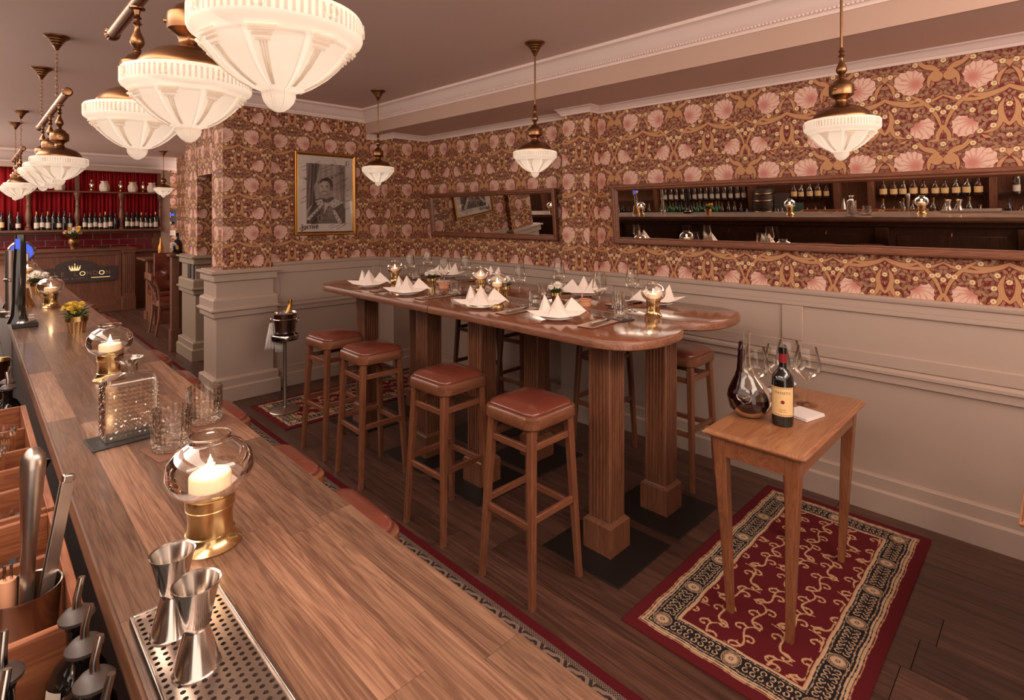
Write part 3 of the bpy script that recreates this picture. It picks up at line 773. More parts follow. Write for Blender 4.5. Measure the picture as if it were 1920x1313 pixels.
# ------------------------------------------------------------------ high tables
TZ = 1.105
def table(label, x0, x1, ystr, yend, peds, sign):
    """sign -1: rounded end towards -Y, +1 towards +Y"""
    cx = (x0+x1)/2; a = (x1-x0)/2; b_ = .25
    t = T('high_table', label, 'table', (cx, (ystr+yend)/2, 0), 0, 'high tables pushed together'); oy = t.location.y
    out = []; n = 40
    yc = yend-sign*b_
    pts = []
    for i in range(n+1):
        th = PI*i/n; c, s_ = math.cos(th), math.sin(th)
        e = 2/2.5; pts.append((math.copysign(abs(c)**e, c)*a, yc+sign*(abs(s_)**e)*b_-oy))
    poly = [(a, ystr-oy)]+pts+[(-a, ystr-oy)]
    def rg(s_, z): return [(x*(1-s_/a), y+(s_*(-sign) if abs(y-(ystr-oy)) > .01 else 0)*abs(y-(yc-oy))/b_*(1 if sign*(y-(yc-oy)) > 0 else 0), z) for x, y in poly]
    m = MB().loft([rg(.006, TZ-.046), rg(0, TZ-.040), rg(0, TZ-.010), rg(.003, TZ-.006)]); m.build('tabletop_edge', M['tableedge'], t, smooth=45)
    MB().loft([rg(.003, TZ-.006), rg(.004, TZ-.002), rg(.010, TZ)]).build('tabletop', M['tabletop'], t, smooth=45)
    for px, py in peds:
        q = T('pedestal', None, None, (px-cx, py-oy, 0)); q.parent = t
        MB().box(-.226, -.226, 0, .226, .226, .006).build('foot_plate', M['steel_plate'], q, bev=.002)
        w_ = .0825
        bb = MB(); bb.loft([[(-s_, -s_, z), (s_, -s_, z), (s_, s_, z), (-s_, s_, z)] for s_, z in ((w_, .006), (w_, .142), (w_-.005, .146), (w_-.008, .150), (w_-.012, .152), (w_-.016, .160))])
        bb.build('plinth_block', M['ped'], q, smooth=0)
        # fluted square post
        h = .064; ring = []
        def side():
            o_ = []; k = 5; 
            for j in range(k):
                u0 = -h+.014+j*(2*h-.028)/k; wd = (2*h-.028)/k
                o_ += [(u0+wd*.18, h), (u0+wd*.32, h-.007), (u0+wd*.68, h-.007), (u0+wd*.82, h)]
            return [(-h+.004, h)]+o_+[(h-.004, h)]
        sd = side()
        for r_ in range(4):
            c, s_ = [(1, 0), (0, -1), (-1, 0), (0, 1)][r_]
            ring += [(x*c-y*s_, x*s_+y*c) for x, y in sd]
        MB().loft([[(x, y, z) for x, y in ring] for z in (.155, TZ-.04)]).build('post', M['ped'], q, smooth=0)
        MB().box(-.11, -.11, TZ-.052, .11, .11, TZ-.044).build('top_bracket', M['steel_plate'], q)
    return t
table('front left high table with a rounded near end and fluted oak legs', 1.955, 2.556, 2.690, 1.25, [(2.25, 1.597), (2.262, 2.545)], -1)
table('front right high table, nearer the mirror wall, with a rounded near end', 2.562, 3.163, 2.690, 1.228, [(2.768, 1.592), (2.768, 2.545)], -1)
table('rear left high table with a rounded end towards the painted pier', 1.955, 2.556, 2.696, 4.25, [(2.262, 3.10), (2.262, 3.93)], 1)
table('rear right high table running on towards the panelled corner', 2.562, 3.163, 2.696, 4.25, [(2.768, 3.10), (2.768, 3.93)], 1)

# ------------------------------------------------------------------ table ware
def make_glass():
    t = T('wine_glass', 'x', 'glass', group='wine glasses on the high table')
    p = [(.034, 0), (.034, .0015), (.018, .004), (.006, .009), (.0035, .02), (.0032, .07), (.0038, .112), (.008, .119), (.020, .126), (.034, .140), (.0395, .155), (.038, .18), (.033, .21), (.0295, .24)]
    MB().lathe(p, 28).build('bowl_and_stem', M['glass'], t, smooth=60); return t
def make_tumbler(sc=1.0, cut='rib'):
    t = T('water_tumbler', 'x', 'tumbler', group='tumblers')
    fl = lambda a, z: 1-.022*(abs(math.sin(a*12)))
    MB().lathe([(0, 0), (.034*sc, 0), (.0365*sc, .004), (.0375*sc, .045), (.038*sc, .092), (.036*sc, .092), (.0345*sc, .03), (.031*sc, .018), (0, .017)], 96, flute=fl).build('tumbler_body', M[cut], t, smooth=0)
    return t
def make_lamp(sc=1.0):
    t = T('candle_lamp', 'x', 'candle', group='brass candle lamps')
    p = [(0, 0), (.047, 0), (.048, .003), (.043, .008), (.037, .016), (.0345, .03), (.0335, .045), (.035, .060), (.0375, .072), (.0385, .084), (.036, .085), (.034, .07)]
    MB().lathe([(r*sc, z*sc) for r, z in p], 36).lathe([(.0352*sc, .022*sc), (.0375*sc, .0235*sc), (.0352*sc, .025*sc)], 36).lathe([(.0350*sc, .064*sc), (.0375*sc, .066*sc), (.0355*sc, .068*sc)], 36).build('brass_base', M['brass'], t, smooth=50)
    MB().lathe([(0, .06*sc), (.0315*sc, .06*sc), (.0320*sc, .116*sc), (.030*sc, .1185*sc), (.008*sc, .119*sc), (0, .1175*sc)], 32).build('candle', M['wax'], t, smooth=50)
    MB().lathe([(0, .119*sc), (.0040*sc, .125*sc), (.0045*sc, .130*sc), (.0024*sc, .140*sc), (0, .150*sc)], 12).build('flame', M['flame'], t, smooth=80)
    g = [(.036, .084), (.046, .090), (.060, .104), (.0665, .124), (.063, .145), (.050, .162), (.034, .171), (.029, .175), (.031, .182)]
    MB().lathe([(r*sc, z*sc) for r, z in g], 40).lathe([((.031+.0016*math.cos(a))*sc, (.182+.0016*math.sin(a))*sc) for a in [k*PI/3 for k in range(7)]], 40).build('glass_globe', M['globe'], t, smooth=80)
    l = point('candle_light', (0, 0, .142*sc), .12, .008, (1, .66, .38), t); return t
def make_plate():
    t = T('side_plate', 'x', 'plate', group='plates under the folded napkins')
    MB().lathe([(0, 0), (.045, 0), (.048, .004), (.075, .012), (.084, .017), (.083, .019), (.072, .0145), (.045, .007), (0, .006)], 40).build('plate', M['china'], t, smooth=60); return t
def make_napkin():
    t = T('folded_napkin', 'x', 'napkin', group='star-folded napkins')
    v = dict(F=(0, -.070, .012), P=(.004, -.008, .112), PL=(-.056, .022, .108), PR=(.072, .018, .094), VL=(-.030, -.004, .048), VR=(.038, -.006, .043), VLb=(-.024, .020, .052), VRb=(.040, .022, .047),
             BL=(-.050, -.048, .014), BR=(.052, -.048, .014), WL=(-.142, -.022, .040), WR=(.136, -.018, .036), ML=(-.066, .006, .036), MR=(.066, .004, .032),
             BKL=(-.055, .045, .014), BKR=(.070, .045, .014), WBL=(-.085, .030, .022), WBR=(.150, .030, .022), BC=(.006, .048, .014), XL=(-.095, -.045, .020), XR=(.098, -.042, .020),
             CL=(-.020, -.03, .052), CR=(.024, -.03, .050), PC=(.012, .030, .096), WR2=(.150, .006, .018))
    K = list(v); V = [v[k] for k in K]; ix = {k: i for i, k in enumerate(K)}
    fs = ['F P CL', 'CL P VL', 'F CL BL', 'CL VL BL', 'F CR P', 'CR VR P', 'F BR CR', 'CR BR VR', 'BL VL ML', 'VL PL ML', 'P VL VLb', 'P VLb BC', 'P VRb VR', 'P BC VRb', 'PL VLb VL', 'PL BC VLb', 'PR VR VRb', 'PR VRb BC', 'VR MR PR', 'BR MR VR',
          'BL ML WL', 'BL WL XL', 'ML WBL WL', 'ML PL WBL', 'BR WR MR', 'BR XR WR', 'MR WR WBR', 'MR WBR PR', 'PL BKL WBL', 'PL BC BKL', 'PR BKR BC', 'PR WBR BKR', 'WR WR2 WBR']
    b = MB().add(V, [tuple(ix[k] for k in f.split()) for f in fs])
    b.v = [(x*1.12, y*1.12, z*1.12) for x, y, z in b.v]
    o = b.build('napkin_folds', M['napkin'], t, smooth=18, solid=.0022, bev=.0012)
    return t
def cutlery_mesh(kind):
    b = MB()
    if kind == 'fork':
        b.tube([(-.09, 0, .005), (-.02, 0, .006), (.035, 0, .008)], [.0045, .003, .0025], 8)
        b.prism([(.03, -.003), (.045, -.011), (.062, -.012), (.062, .012), (.045, .011), (.03, .003)], .006, .0085)
        for y in (-.0105, -.0035, .0035, .0105): b.box(.062, y-.0015, .0065, .095, y+.0015, .0085)
    elif kind == 'knife':
        b.box(-.10, -.006, .003, -.01, .006, .009); b.prism([(-.01, -.005), (.085, -.004), (.098, .004), (.09, .008), (-.01, .006)], .005, .007)
    else:
        b.tube([(-.09, 0, .005), (.03, 0, .007)], [.0045, .0028], 8)
        b.lathe([(0, .0), (.010, .0015), (.015, .006), (.013, .0055), (.008, .003), (0, .0025)], 16, mt=Matrix.Translation((.052, 0, .003)) @ Matrix.Diagonal((1.5, 1, 1, 1)))
    return b
def make_tray():
    t = T('cutlery_tray', 'x', 'tray', group='narrow cutlery trays')
    b = MB(); rg = lambda hx, hy, z: [(x, y, z) for x, y in rrect(hx, hy, .018, 5)]
    b.loft([rg(.136, .044, 0), rg(.145, .050, .006), rg(.143, .048, .0065), rg(.134, .041, .002)], cap=True); b.build('tray_body', M['slate'], t, smooth=40)
    return t
def make_cutlery(kind):
    t = T(kind, 'x', 'cutlery', group='cutlery laid on trays'); cutlery_mesh(kind).build(kind+'_body', M['bsteel'] if kind != 'knife' else M['slate'] if False else M['bsteel'], t, smooth=40); return t
def petals(b, c, n, r, tilt=.4, wd=.45, cup=0):
    c = Vector(c)
    for k in range(n):
        a = 2*PI*k/n+random.random()*.2; d = Vector((math.cos(a), math.sin(a), tilt)).normalized(); s_ = Vector((-math.sin(a), math.cos(a), 0))*r*wd*.5
        b.add([tuple(c), tuple(c+d*r*.55+s_), tuple(c+d*r), tuple(c+d*r*.55-s_)], [(0, 1, 2, 3)])
def puff(b, c, n, r, face=(-.55, -.55, .65)):
    """layered flower head turned a little to one side"""
    q = Vector((0, 0, 1)).rotation_difference(Vector(face)).to_matrix().to_4x4(); t = MB()
    petals(t, (0, 0, 0), n, r, .12, .42); petals(t, (0, 0, r*.08), n, r*.85, .5, .42); petals(t, (0, 0, r*.12), max(5, n*2//3), r*.6, 1.3, .5)
    b.add(t.v, t.f, Matrix.Translation(c) @ q)
def bead(b, c, r):
    x, y, z = c; b.add([(x+r, y, z), (x-r, y, z), (x, y+r, z), (x, y-r, z), (x, y, z+r), (x, y, z-r)], [(0, 2, 4), (2, 1, 4), (1, 3, 4), (3, 0, 4), (2, 0, 5), (1, 2, 5), (3, 1, 5), (0, 3, 5)])
def leafy(b, c, d, L_, wd):
    c = Vector(c); d = Vector(d).normalized(); s_ = d.cross(Vector((0, 0, 1))).normalized()*wd
    m = c+d*L_*.5+Vector((0, 0, L_*.12)); e = c+d*L_-Vector((0, 0, L_*.08))
    b.add([tuple(c), tuple(m+s_), tuple(e), tuple(m-s_), tuple(m-Vector((0, 0, wd*.3)))], [(0, 1, 4), (1, 2, 4), (0, 4, 3), (4, 2, 3)])
def flower_pot(kind, seed, sc=1.0):
    random.seed(seed)
    t = T('flower_pot', 'x', 'flowers', group='small brass flower pots')
    fl = lambda a, z: 1-.05*abs(math.sin(a*9))
    MB().lathe([(0, 0), (.026*sc, 0), (.030*sc, .03*sc), (.034*sc, .046*sc)], 72, flute=fl).lathe([(.036*sc, .046*sc), (.037*sc, .066*sc), (.034*sc, .066*sc), (.031*sc, .05*sc)], 36).build('brass_pot', M['brass'], t, smooth=30)
    MB().lathe([(0, .055*sc), (.033*sc, .055*sc)], 20).build('soil', M['under'], t)
    lf = MB(); 
    for i in range(60):
        a = random.random()*2*PI; e = random.uniform(.1, 1.1)
        leafy(lf, (math.cos(a)*.012*sc, math.sin(a)*.012*sc, .055*sc+random.random()*.018), (math.cos(a), math.sin(a), e), random.uniform(.03, .055)*sc, .007*sc)
    lf.build('foliage', M['leaf'], t, smooth=0)
    if kind == 'yellow':
        for i in range(34):
            a = random.random()*2*PI; r = random.random()*.034*sc; m = MB(); z = .084*sc+random.random()*.030*sc
            c = (math.cos(a)*r-.010*sc, math.sin(a)*r-.006*sc, z)
            puff(m, c, 9, .0145*sc, (random.uniform(-.8, .5), random.uniform(-.8, .3), .7)); m.build('blossom', M['yel'], t, smooth=0)
    elif kind == 'white':
        for k_, (dx, dy, dz, r) in enumerate(((-.012, -.020, .112, .030), (-.044, .006, .100, .020), (.030, .004, .108, .019))):
            m = MB(); puff(m, (dx*sc, dy*sc, dz*sc), 14, r*sc); m.build('daisy', M['whitef'], t, smooth=0)
            MB().lathe([(0, .0), (r*.22, .001), (0, .005)], 10, c=(dx*sc-.004, dy*sc-.004, dz*sc+.003)).build('daisy_eye', M['yel'], t)
        g = MB()
        for i in range(70):
            a = random.random()*2*PI; r = .02+random.random()*.030; z = .088+random.random()*.035
            bead(g, (math.cos(a)*r*sc, math.sin(a)*r*sc, z*sc), .0036*sc)
        o = g.build('tiny_blossoms', M['whitef'], t, smooth=0); o['kind'] = 'stuff'
    return t
def make_butter():
    t = T('butter_pot', 'x', 'pot', group='clay butter pots')
    MB().lathe([(0, 0), (.036, 0), (.038, .003), (.036, .026), (.039, .030), (.040, .034), (.0405, .040), (.037, .041), (.034, .037), (0, .036)], 32).build('pot_body', M['pot_terra'], t, smooth=40)
    MB().tube([(.01, .03, .045), (.018, .036, .075)], [.0045, .003], 8).build('spreader_handle', M['pot_terra'], t)
    return t
def make_coaster(mat, h=.05):
    o = MB().loft([[(x, y, z) for x, y in rrect(h, h, .006, 3)] for z in (0, .0035)]).build('coaster', M[mat], smooth=30)
    return o
G_, Tm, La, Pl, Na, Tr, Fo, Kn, Sp = make_glass(), make_tumbler(), make_lamp(), make_plate(), make_napkin(), make_tray(), make_cutlery('fork'), make_cutlery('knife'), make_cutlery('spoon')
Bu = make_butter(); used = {k: [False] for k in 'gtlpncfksb'}
co0 = [make_coaster('black')]; cou = [False]
seats = [('L', (2.165, 1.850), (2.245, 1.632), 'nearest seat on the near side', .10), ('L', (2.125, 2.405), (2.205, 2.175), 'second near-side seat, left of the daisy bowl', .05),
         ('L', (2.115, 3.155), (2.195, 2.935), 'third near-side seat, just past the table joint', .02), ('L', (2.130, 3.680), (2.165, 3.455), 'last near-side seat by the rounded far end', .0),
         ('R', (2.960, 1.720), (2.870, 1.905), 'nearest wall-side seat, right of the end candle', -.08), ('R', (2.945, 2.270), (2.880, 2.480), 'second wall-side seat behind the clay pot', .0),
         ('R', (3.000, 3.260), (2.875, 3.470), 'third wall-side seat behind the twin candles', .05), ('R', (2.985, 3.790), (2.870, 3.985), 'last wall-side seat near the corner', .0)]
for sd, p, tr, desc, rz in seats:
    base = R(-52) if sd == 'L' else R(128)
    place(Pl, used['p'], (p[0], p[1], TZ), 0, 'white plate at the '+desc)
    place(Na, used['n'], (p[0], p[1], TZ+.010), base+rz*1.5, 'star-folded napkin at the '+desc)
    place(Tr, used['c'], (tr[0], tr[1], TZ), rz*.6, 'cutlery tray at the '+desc)
    a0 = rz*.6
    for pr, uu, dy, a, nm in ((Fo, 'f', .018, .12, 'fork'), (Kn, 'k', -.016, .06, 'knife'), (Sp, 's', .002, -.1, 'spoon')):
        place(pr, used[uu], (tr[0]+(.02 if nm != 'knife' else -.015), tr[1]+dy, TZ+.003+(.004 if nm == 'spoon' else 0)), a0+a+(PI if sd == 'R' else 0), '%s at the %s' % (nm, desc))
for x, y, lab in [(2.395, 1.745, 'wine glass nearest the front end of the high table'), (2.665, 1.715, 'wine glass just left of the end candle lamp'), (2.360, 2.315, 'tall wine glass between the second near-side napkin and the ribbed tumbler'),
                  (2.685, 2.275, 'wine glass behind the daisy pot'), (2.370, 3.065, 'wine glass left of the ribbed tumbler at the table joint'), (2.650, 3.165, 'wine glass left of the twin candle lamps'),
                  (2.390, 3.520, 'wine glass beside the rear brass candle lamp'), (2.685, 3.700, 'wine glass behind the rear daisy pot')]:
    place(G_, used['g'], (x, y, TZ), random.random(), lab)
for x, y, lab in [(2.410, 1.620, 'ribbed tumbler on a black coaster at the front end of the table'), (2.685, 1.825, 'ribbed tumbler behind the front one, beside the end candle'), (2.395, 2.215, 'ribbed tumbler right of the second near-side napkin'),
                  (2.665, 2.395, 'ribbed tumbler half hidden by the daisy pot'), (2.360, 2.925, 'ribbed tumbler beside the clay pot at the table joint'), (2.665, 3.830, 'ribbed tumbler near the rear candle lamp')]:
    if not cou[0]: c = co0[0]; cou[0] = True
    else: c = co0[0].copy(); COL.objects.link(c)
    c.location = (x+.005, y, TZ); tag(c, 'black square coaster under the '+lab.split(' on a ')[0], 'coaster', 'black coasters')
    place(Tm, used['t'], (x, y, TZ+.0035), random.random(), lab)
for i, (x, y, lab) in enumerate([(2.63, 1.56, 'brass candle lamp at the front end of the high table'), (2.37, 2.52, 'brass candle lamp, nearer of the two standing together mid table'), (2.57, 2.905, 'brass candle lamp, farther of the two together mid table'), (2.436, 3.80, 'brass candle lamp farthest back on the high table')]):
    place(La, used['l'], (x, y, TZ), 0, lab)
for (x, y, kd, sdv, lab) in [(2.59, 2.215, 'white', 5, 'brass pot with white daisies behind the second near-side plate'), (2.575, 2.66, 'white', 8, 'brass pot of small white and green flowers beside the twin candles'), (2.50, 3.385, 'white', 12, 'brass pot with an open white daisy near the rear clay pot')]:
    o = flower_pot(kd, sdv); o.location = (x, y, TZ); o['label'] = lab
place(Bu, used['b'], (2.625, 2.02, TZ), 0, 'round clay butter pot behind the nearest napkin')
place(Bu, used['b'], (2.50, 3.235, TZ), 1, 'round clay butter pot with a spreader in front of the rear daisies')

# ------------------------------------------------------------------ things on the bar counter
for (x, y, lab) in [(.285, 1.005, 'big brass candle lamp nearest the camera on the bar counter'), (.333, 2.255, 'brass candle lamp on the bar behind the square crystal decanter'), (.340, 4.26, 'brass candle lamp on the bar beyond the yellow flower pot'), (.33, 5.99, 'brass candle lamp farthest along the bar counter')]:
    o = place(La, used['l'], (x, y, BZ), .3, lab)
BT = make_tumbler(1.12, 'cut')
BT.children[0].name = 'tumbler_body'
for i, (x, y, lab) in enumerate([(.335, 1.475, 'cut glass tumbler on a brown coaster, nearer one beside the decanter'), (.440, 1.600, 'cut glass tumbler on a brown coaster, farther one near the bar edge')]):
    o = BT if i == 0 else dup(BT); o.location = (x, y, BZ+.004); o['label'] = lab; o['group'] = 'cut glass tumblers on the bar'
    c = make_coaster('brownc', .055); c.location = (x+.006, y-.006, BZ); c.rotation_euler = (0, 0, .15); tag(c, 'brown leather coaster under the %s cut glass tumbler' % ('nearer', 'farther')[i], 'coaster')
    a = MB().lathe([(0, .021), (.036, .021), (.0385, .046), (0, .046)], 24); a.build('water', M['glass'], o)
c = MB().box(-.078, -.05, 0, .078, .05, .004).build('coaster', M['black'], bev=.001); c.location = (.275, 1.63, BZ); c.rotation_euler = (0, 0, .05); tag(c, 'black rectangular mat under the crystal decanter', 'coaster')
dc = T('crystal_decanter', 'square cut crystal decanter with a flared lip standing on the bar', 'decanter', (.280, 1.632, BZ+.004), .05)
b = MB(); rg = lambda hx, hy, z, r: [(x, y, z) for x, y in rrect(hx, hy, r, 4)]
b.loft([rg(.052, .030, 0, .008), rg(.055, .033, .004, .008), rg(.055, .033, .135, .008), rg(.050, .029, .148, .012), rg(.030, .022, .155, .014), rg(.018, .018, .160, .0175), rg(.017, .017, .176, .0165), rg(.020, .020, .182, .019), rg(.031, .031, .192, .030)], cap=False)
b.build('decanter_body', M['glass'], dc, smooth=35)
MB().lathe([(.0175, .160), (.0170, .176), (.020, .182), (.031, .192), (.0315, .1935), (.029, .1925), (.018, .184)], 32).build('flared_lip', M['rib'], dc, smooth=50)
# diamond-cut relief on the flanks
dm = MB()
for sgn, ax in ((-1, 1), (1, 1), (-1, 0), (1, 0)):
    n_ = 10 if ax == 1 else 6; W_ = .050 if ax == 1 else .028
    for i in range(n_):
        for j in range(12):
            u0 = -W_+2*W_*i/n_; u1 = u0+2*W_/n_; z0 = .006+j*.0107; z1 = z0+.0107; um = (u0+u1)/2; zm = (z0+z1)/2
            d0 = (.0335 if ax == 1 else .0555); d1 = d0+.0032
            q = [(u0, d0, z0), (u1, d0, z0), (u1, d0, z1), (u0, d0, z1), (um, d1, zm)]
            q = [(u, sgn*d, z) if ax == 1 else (sgn*d, u, z) for u, d, z in q]
            dm.add(q, [(0, 1, 4), (1, 2, 4), (2, 3, 4), (3, 0, 4)])
dm.build('diamond_cutting', M['cut'], dc, smooth=0, calc=False)
for x, y, kd, sd_, lab in [(.352, 3.25, 'yellow', 3, 'brass pot of yellow and green flowers in the middle of the bar counter'), (.335, 5.06, 'white', 21, 'brass pot of white baby breath flowers far along the bar')]:
    o = flower_pot(kd, sd_, 1.22); o.location = (x, y, BZ); o['label'] = lab
# perforated drip tray
dt = T('drip_tray', 'perforated stainless steel drip tray at the near end of the bar', 'tray', (.151, .40, BZ))
W_, L_, nx_, ny_ = .098, .455, 9, 42
b = MB(); cx_, cy_ = W_/nx_, L_/ny_
for i in range(nx_):
    for j in range(ny_):
        x0, y0 = i*cx_, j*cy_; xm, ym = x0+cx_/2, y0+cy_/2; r = .0031
        o_ = [(x0, y0), (xm, y0), (x0+cx_, y0), (x0+cx_, ym), (x0+cx_, y0+cy_), (xm, y0+cy_), (x0, y0+cy_), (x0, ym)]
        k_ = [(xm+r*math.cos(a), ym+r*math.sin(a)) for a in [R(225+45*q) for q in range(8)]]
        vs = [(x, y, .020) for x, y in o_]+[(x, y, .020) for x, y in k_]+[(x, y, .016) for x, y in k_]
        b.add(vs, [(q, (q+1) % 8, 8+(q+1) % 8, 8+q) for q in range(8)]+[(8+q, 8+(q+1) % 8, 16+(q+1) % 8, 16+q) for q in range(8)])
b.build('perforated_lid', M['bsteel'], dt, smooth=0, calc=False)
MB().box(-.004, -.004, 0, 0, L_+.004, .024).box(W_, -.004, 0, W_+.004, L_+.004, .024).box(0, L_, 0, W_, L_+.004, .024).box(0, -.004, 0, W_, 0, .024).box(0, 0, 0, W_, L_, .003).build('tray_body', M['steel'], dt, bev=.0012)
jg = T('jigger', 'steel double jigger standing in front on the drip tray', 'jigger', (.188, .715, BZ+.020), group='bar jiggers')
MB().lathe([(.0255, 0), (.0262, .0015), (.0245, .004), (.0135, .046), (.0130, .050), (.0150, .053), (.0235, .093), (.0258, .098), (.0262, .100), (.0240, .099), (.0225, .093), (.0125, .056), (0, .054)], 40).build('jigger_body', M['steel'], jg, smooth=50)
dup(jg, (.183, .800, BZ+.020), .5, 'steel double jigger standing behind on the drip tray')

# ------------------------------------------------------------------ bartender side: organiser boxes, tools and pourer bottles
def organiser(label, y0, y1, divs, zt=1.045):
    t = T('oak_organiser', label, 'organiser', (-.10, (y0+y1)/2, zt-.16)); hy = (y1-y0)/2; x1 = .225
    MB().box(-.25, -hy, 0, x1, hy, .012).build('base_board', M['orgwood'], t)
    MB().box(x1-.014, -hy, .012, x1, hy, .16).build('side_board', M['orgwoody'], t, bev=.0015); MB().box(-.25, -hy, .012, -.236, hy, .16).build('side_board', M['orgwoody'], t, bev=.0015)
    for y in [y0+.006, y1-.006]+divs:
        h = .16 if y in (y0+.006, y1-.006) else .148
        MB().box(-.236, y-t.location.y-.006, .012, x1-.014, y-t.location.y+.006, h).build('divider_board', M['orgwood'], t, bev=.0015)
    return t
organiser('oak divided organiser with toothpick glasses behind the bar edge', 1.475, 2.33, [1.66, 1.80, 1.93, 2.12])
organiser('oak organiser holding the steel tool cup behind the bar edge', 1.035, 1.455, [1.30])
shelf = MB().box(-.36, .3, .80, .128, 5.2, .884).build('under_bar_shelf', M['black'], bev=.002); tag(shelf, 'dark steel work shelf behind the bar counter', 'shelf')
# support pieces for the shelf
MB().box(-.34, .32, 0, -.30, .36, .80).box(-.34, 5.14, 0, -.30, 5.18, .80).box(.08, .32, 0, .12, .36, .80).box(.08, 5.14, 0, .12, 5.18, .80).build('leg', M['steel_plate'], shelf)
ZS = .898
cl = MB()
for i in range(16):
    cl.box(-.22+i*.018, 1.32, ZS+.005, -.206+i*.018, 1.42, ZS+.09+.006*math.sin(i*1.3))
tag(cl.build('folded_cloth', M['plaid'], bev=.003), 'dark checked cloths folded in the oak organiser', 'cloth')
cup = T('tool_cup', 'tall polished steel cup full of bar tools', 'cup', (.061, 1.175, ZS))
MB().lathe([(0, 0), (.036, 0), (.038, .003), (.047, .150), (.0485, .153), (.046, .152), (.036, .006), (0, .005)], 40).build('cup_body', M['steel'], cup, smooth=50)
cup2 = dup(cup, (-.040, 1.215, ZS), 0, 'second steel cup behind the tool cup')
mu = T('muddler', 'long steel muddler with a swollen top leaning in the cup', 'tool', (.058, 1.168, ZS+.008)); mu.rotation_euler = (R(3), R(2), 0)
MB().lathe([(0, 0), (.010, .001), (.011, .01), (.009, .12), (.010, .22), (.0145, .30), (.0165, .345), (.0155, .362), (.008, .374), (0, .376)], 24).build('muddler_body', M['bsteel'], mu, smooth=60)
tg = T('serving_tongs', 'long flat steel tongs leaning in the tool cup', 'tool', (.066, 1.168, ZS+.010)); tg.rotation_euler = (R(-7), R(12), R(10))
MB().box(-.009, -.006, 0, .009, -.0045, .29).build('arm', M['bsteel'], tg, bev=.0006)
MB().box(-.009, .0045, 0, .009, .006, .29).build('arm', M['bsteel'], tg, bev=.0006)
MB().box(-.009, -.006, .285, .009, .006, .302).build('hinge', M['steel'], tg, bev=.003)
sp = T('wooden_spatula', 'rounded wooden stick standing in the second steel cup', 'tool', (-.042, 1.215, ZS+.008)); sp.rotation_euler = (R(2), R(-6), 0)
MB().prism([(x, z) for x, z in rrect(.009, .105, .008, 5)], -.0015, .0015, mt=Matrix.Translation((0, 0, .105)) @ Matrix.Rotation(R(90), 4, 'X')).build('stick', M['toothpick'], sp, bev=.0008)
pe = T('copper_peeler', 'short copper coloured tool inside the steel cup', 'tool', (.042, 1.185, ZS+.008)); 
MB().lathe([(0, 0), (.011, 0), (.011, .155), (.0105, .162), (0, .162)], 20).build('handle', M['pot_terra'], pe); MB().tube([(.004, 0, .16), (.004, 0, .185), (-.004, 0, .185), (-.004, 0, .16)], .0022, 6).build('loop', M['steel'], pe)
hb = MB(); random.seed(5)
for i in range(60):
    a = random.random()*6.28; leafy(hb, (.0+.02*math.cos(a), .02*math.sin(a), random.random()*.1), (math.cos(a), math.sin(a), .6), .03, .006)
o = hb.build('garnish_leaves', M['leaf'], smooth=0); o.location = (-.125, 1.16, ZS+.01); tag(o, 'green herb garnish beside the steel cups', 'herbs')
o['kind'] = 'stuff'
def pick_glass(x, y, lab, sd_):
    t = T('toothpick_glass', lab, 'glass', (x, y, ZS), group='toothpick glasses')
    MB().lathe([(0, 0), (.026, 0), (.030, .14), (.037, .172), (.035, .172), (.027, .01), (0, .008)], 60, flute=lambda a, z: 1-.03*abs(math.sin(a*8))).build('glass_body', M['rib'], t, smooth=0)
    random.seed(sd_); p = MB()
    for i in range(44):
        a = random.random()*6.28; r = random.random()*.014; a2 = a+random.uniform(-.6, .6); r2 = r+.012
        p.tube([(r*math.cos(a), r*math.sin(a), .01), (r2*math.cos(a2), r2*math.sin(a2), .125+random.random()*.018)], .0012, 4)
    o = p.build('toothpicks', M['toothpick'], t, smooth=0); o['kind'] = 'stuff'
pick_glass(.055, 2.02, 'glass of wooden toothpicks farther back in the oak organiser', 1); pick_glass(.030, 1.865, 'glass of wooden toothpicks nearer in the oak organiser', 2)
tb = T('strainer_handle', 'steel tool lying slanted out of the oak organiser', 'tool', (.055, 1.735, ZS+.01)); tb.rotation_euler = (R(-8), R(28), 0)
MB().lathe([(0, 0), (.006, 0), (.010, .06), (.012, .14), (.011, .165), (.0095, .165), (.009, .06), (0, .01)], 20).build('tube', M['bsteel'], tb, smooth=50)
def pourer_top(parent, z, sc=1):
    MB().lathe([(0, 0), (.012*sc, 0), (.013*sc, .004), (.021*sc, .005), (.022*sc, .010), (.016*sc, .017), (.008*sc, .021), (0, .021)], 24, c=(0, 0, z)).build('rubber_stopper', M['rubber'], parent, smooth=40)
    MB().tube([(0, 0, z+.018), (0, 0, z+.035), (.006, 0, z+.062)], [.0058*sc, .0048*sc, .0042*sc], 10).build('pour_spout', M['steel'], parent, smooth=50)
pb = T('pourer_bottle', 'x', 'bottle', group='round black bottles with steel pourers')
MB().lathe([(0, 0), (.034, 0), (.037, .004), (.037, .085), (.035, .105), (.025, .125), (.0135, .134), (.012, .14), (.012, .172), (.0135, .174), (.0135, .180), (.0115, .181)], 36).build('bottle_body', M['dglass'], pb, smooth=50)
MB().lathe([(.0373, .030), (.0373, .07)], 8).build('bottle_label', M['label'], pb) if False else None
lb = MB()
for i in range(7):
    a0 = R(175+i*6); a1 = R(175+(i+1)*6); r_ = .0376
    lb.add([(r_*math.cos(a0), r_*math.sin(a0), .080), (r_*math.cos(a1), r_*math.sin(a1), .080), (r_*.93*math.cos(a1), r_*.93*math.sin(a1), .108), (r_*.93*math.cos(a0), r_*.93*math.sin(a0), .108)], [(0, 1, 2, 3)])
lb.build('bottle_label', M['label'], pb, smooth=0)
pourer_top(pb, .180)
pu = [False]
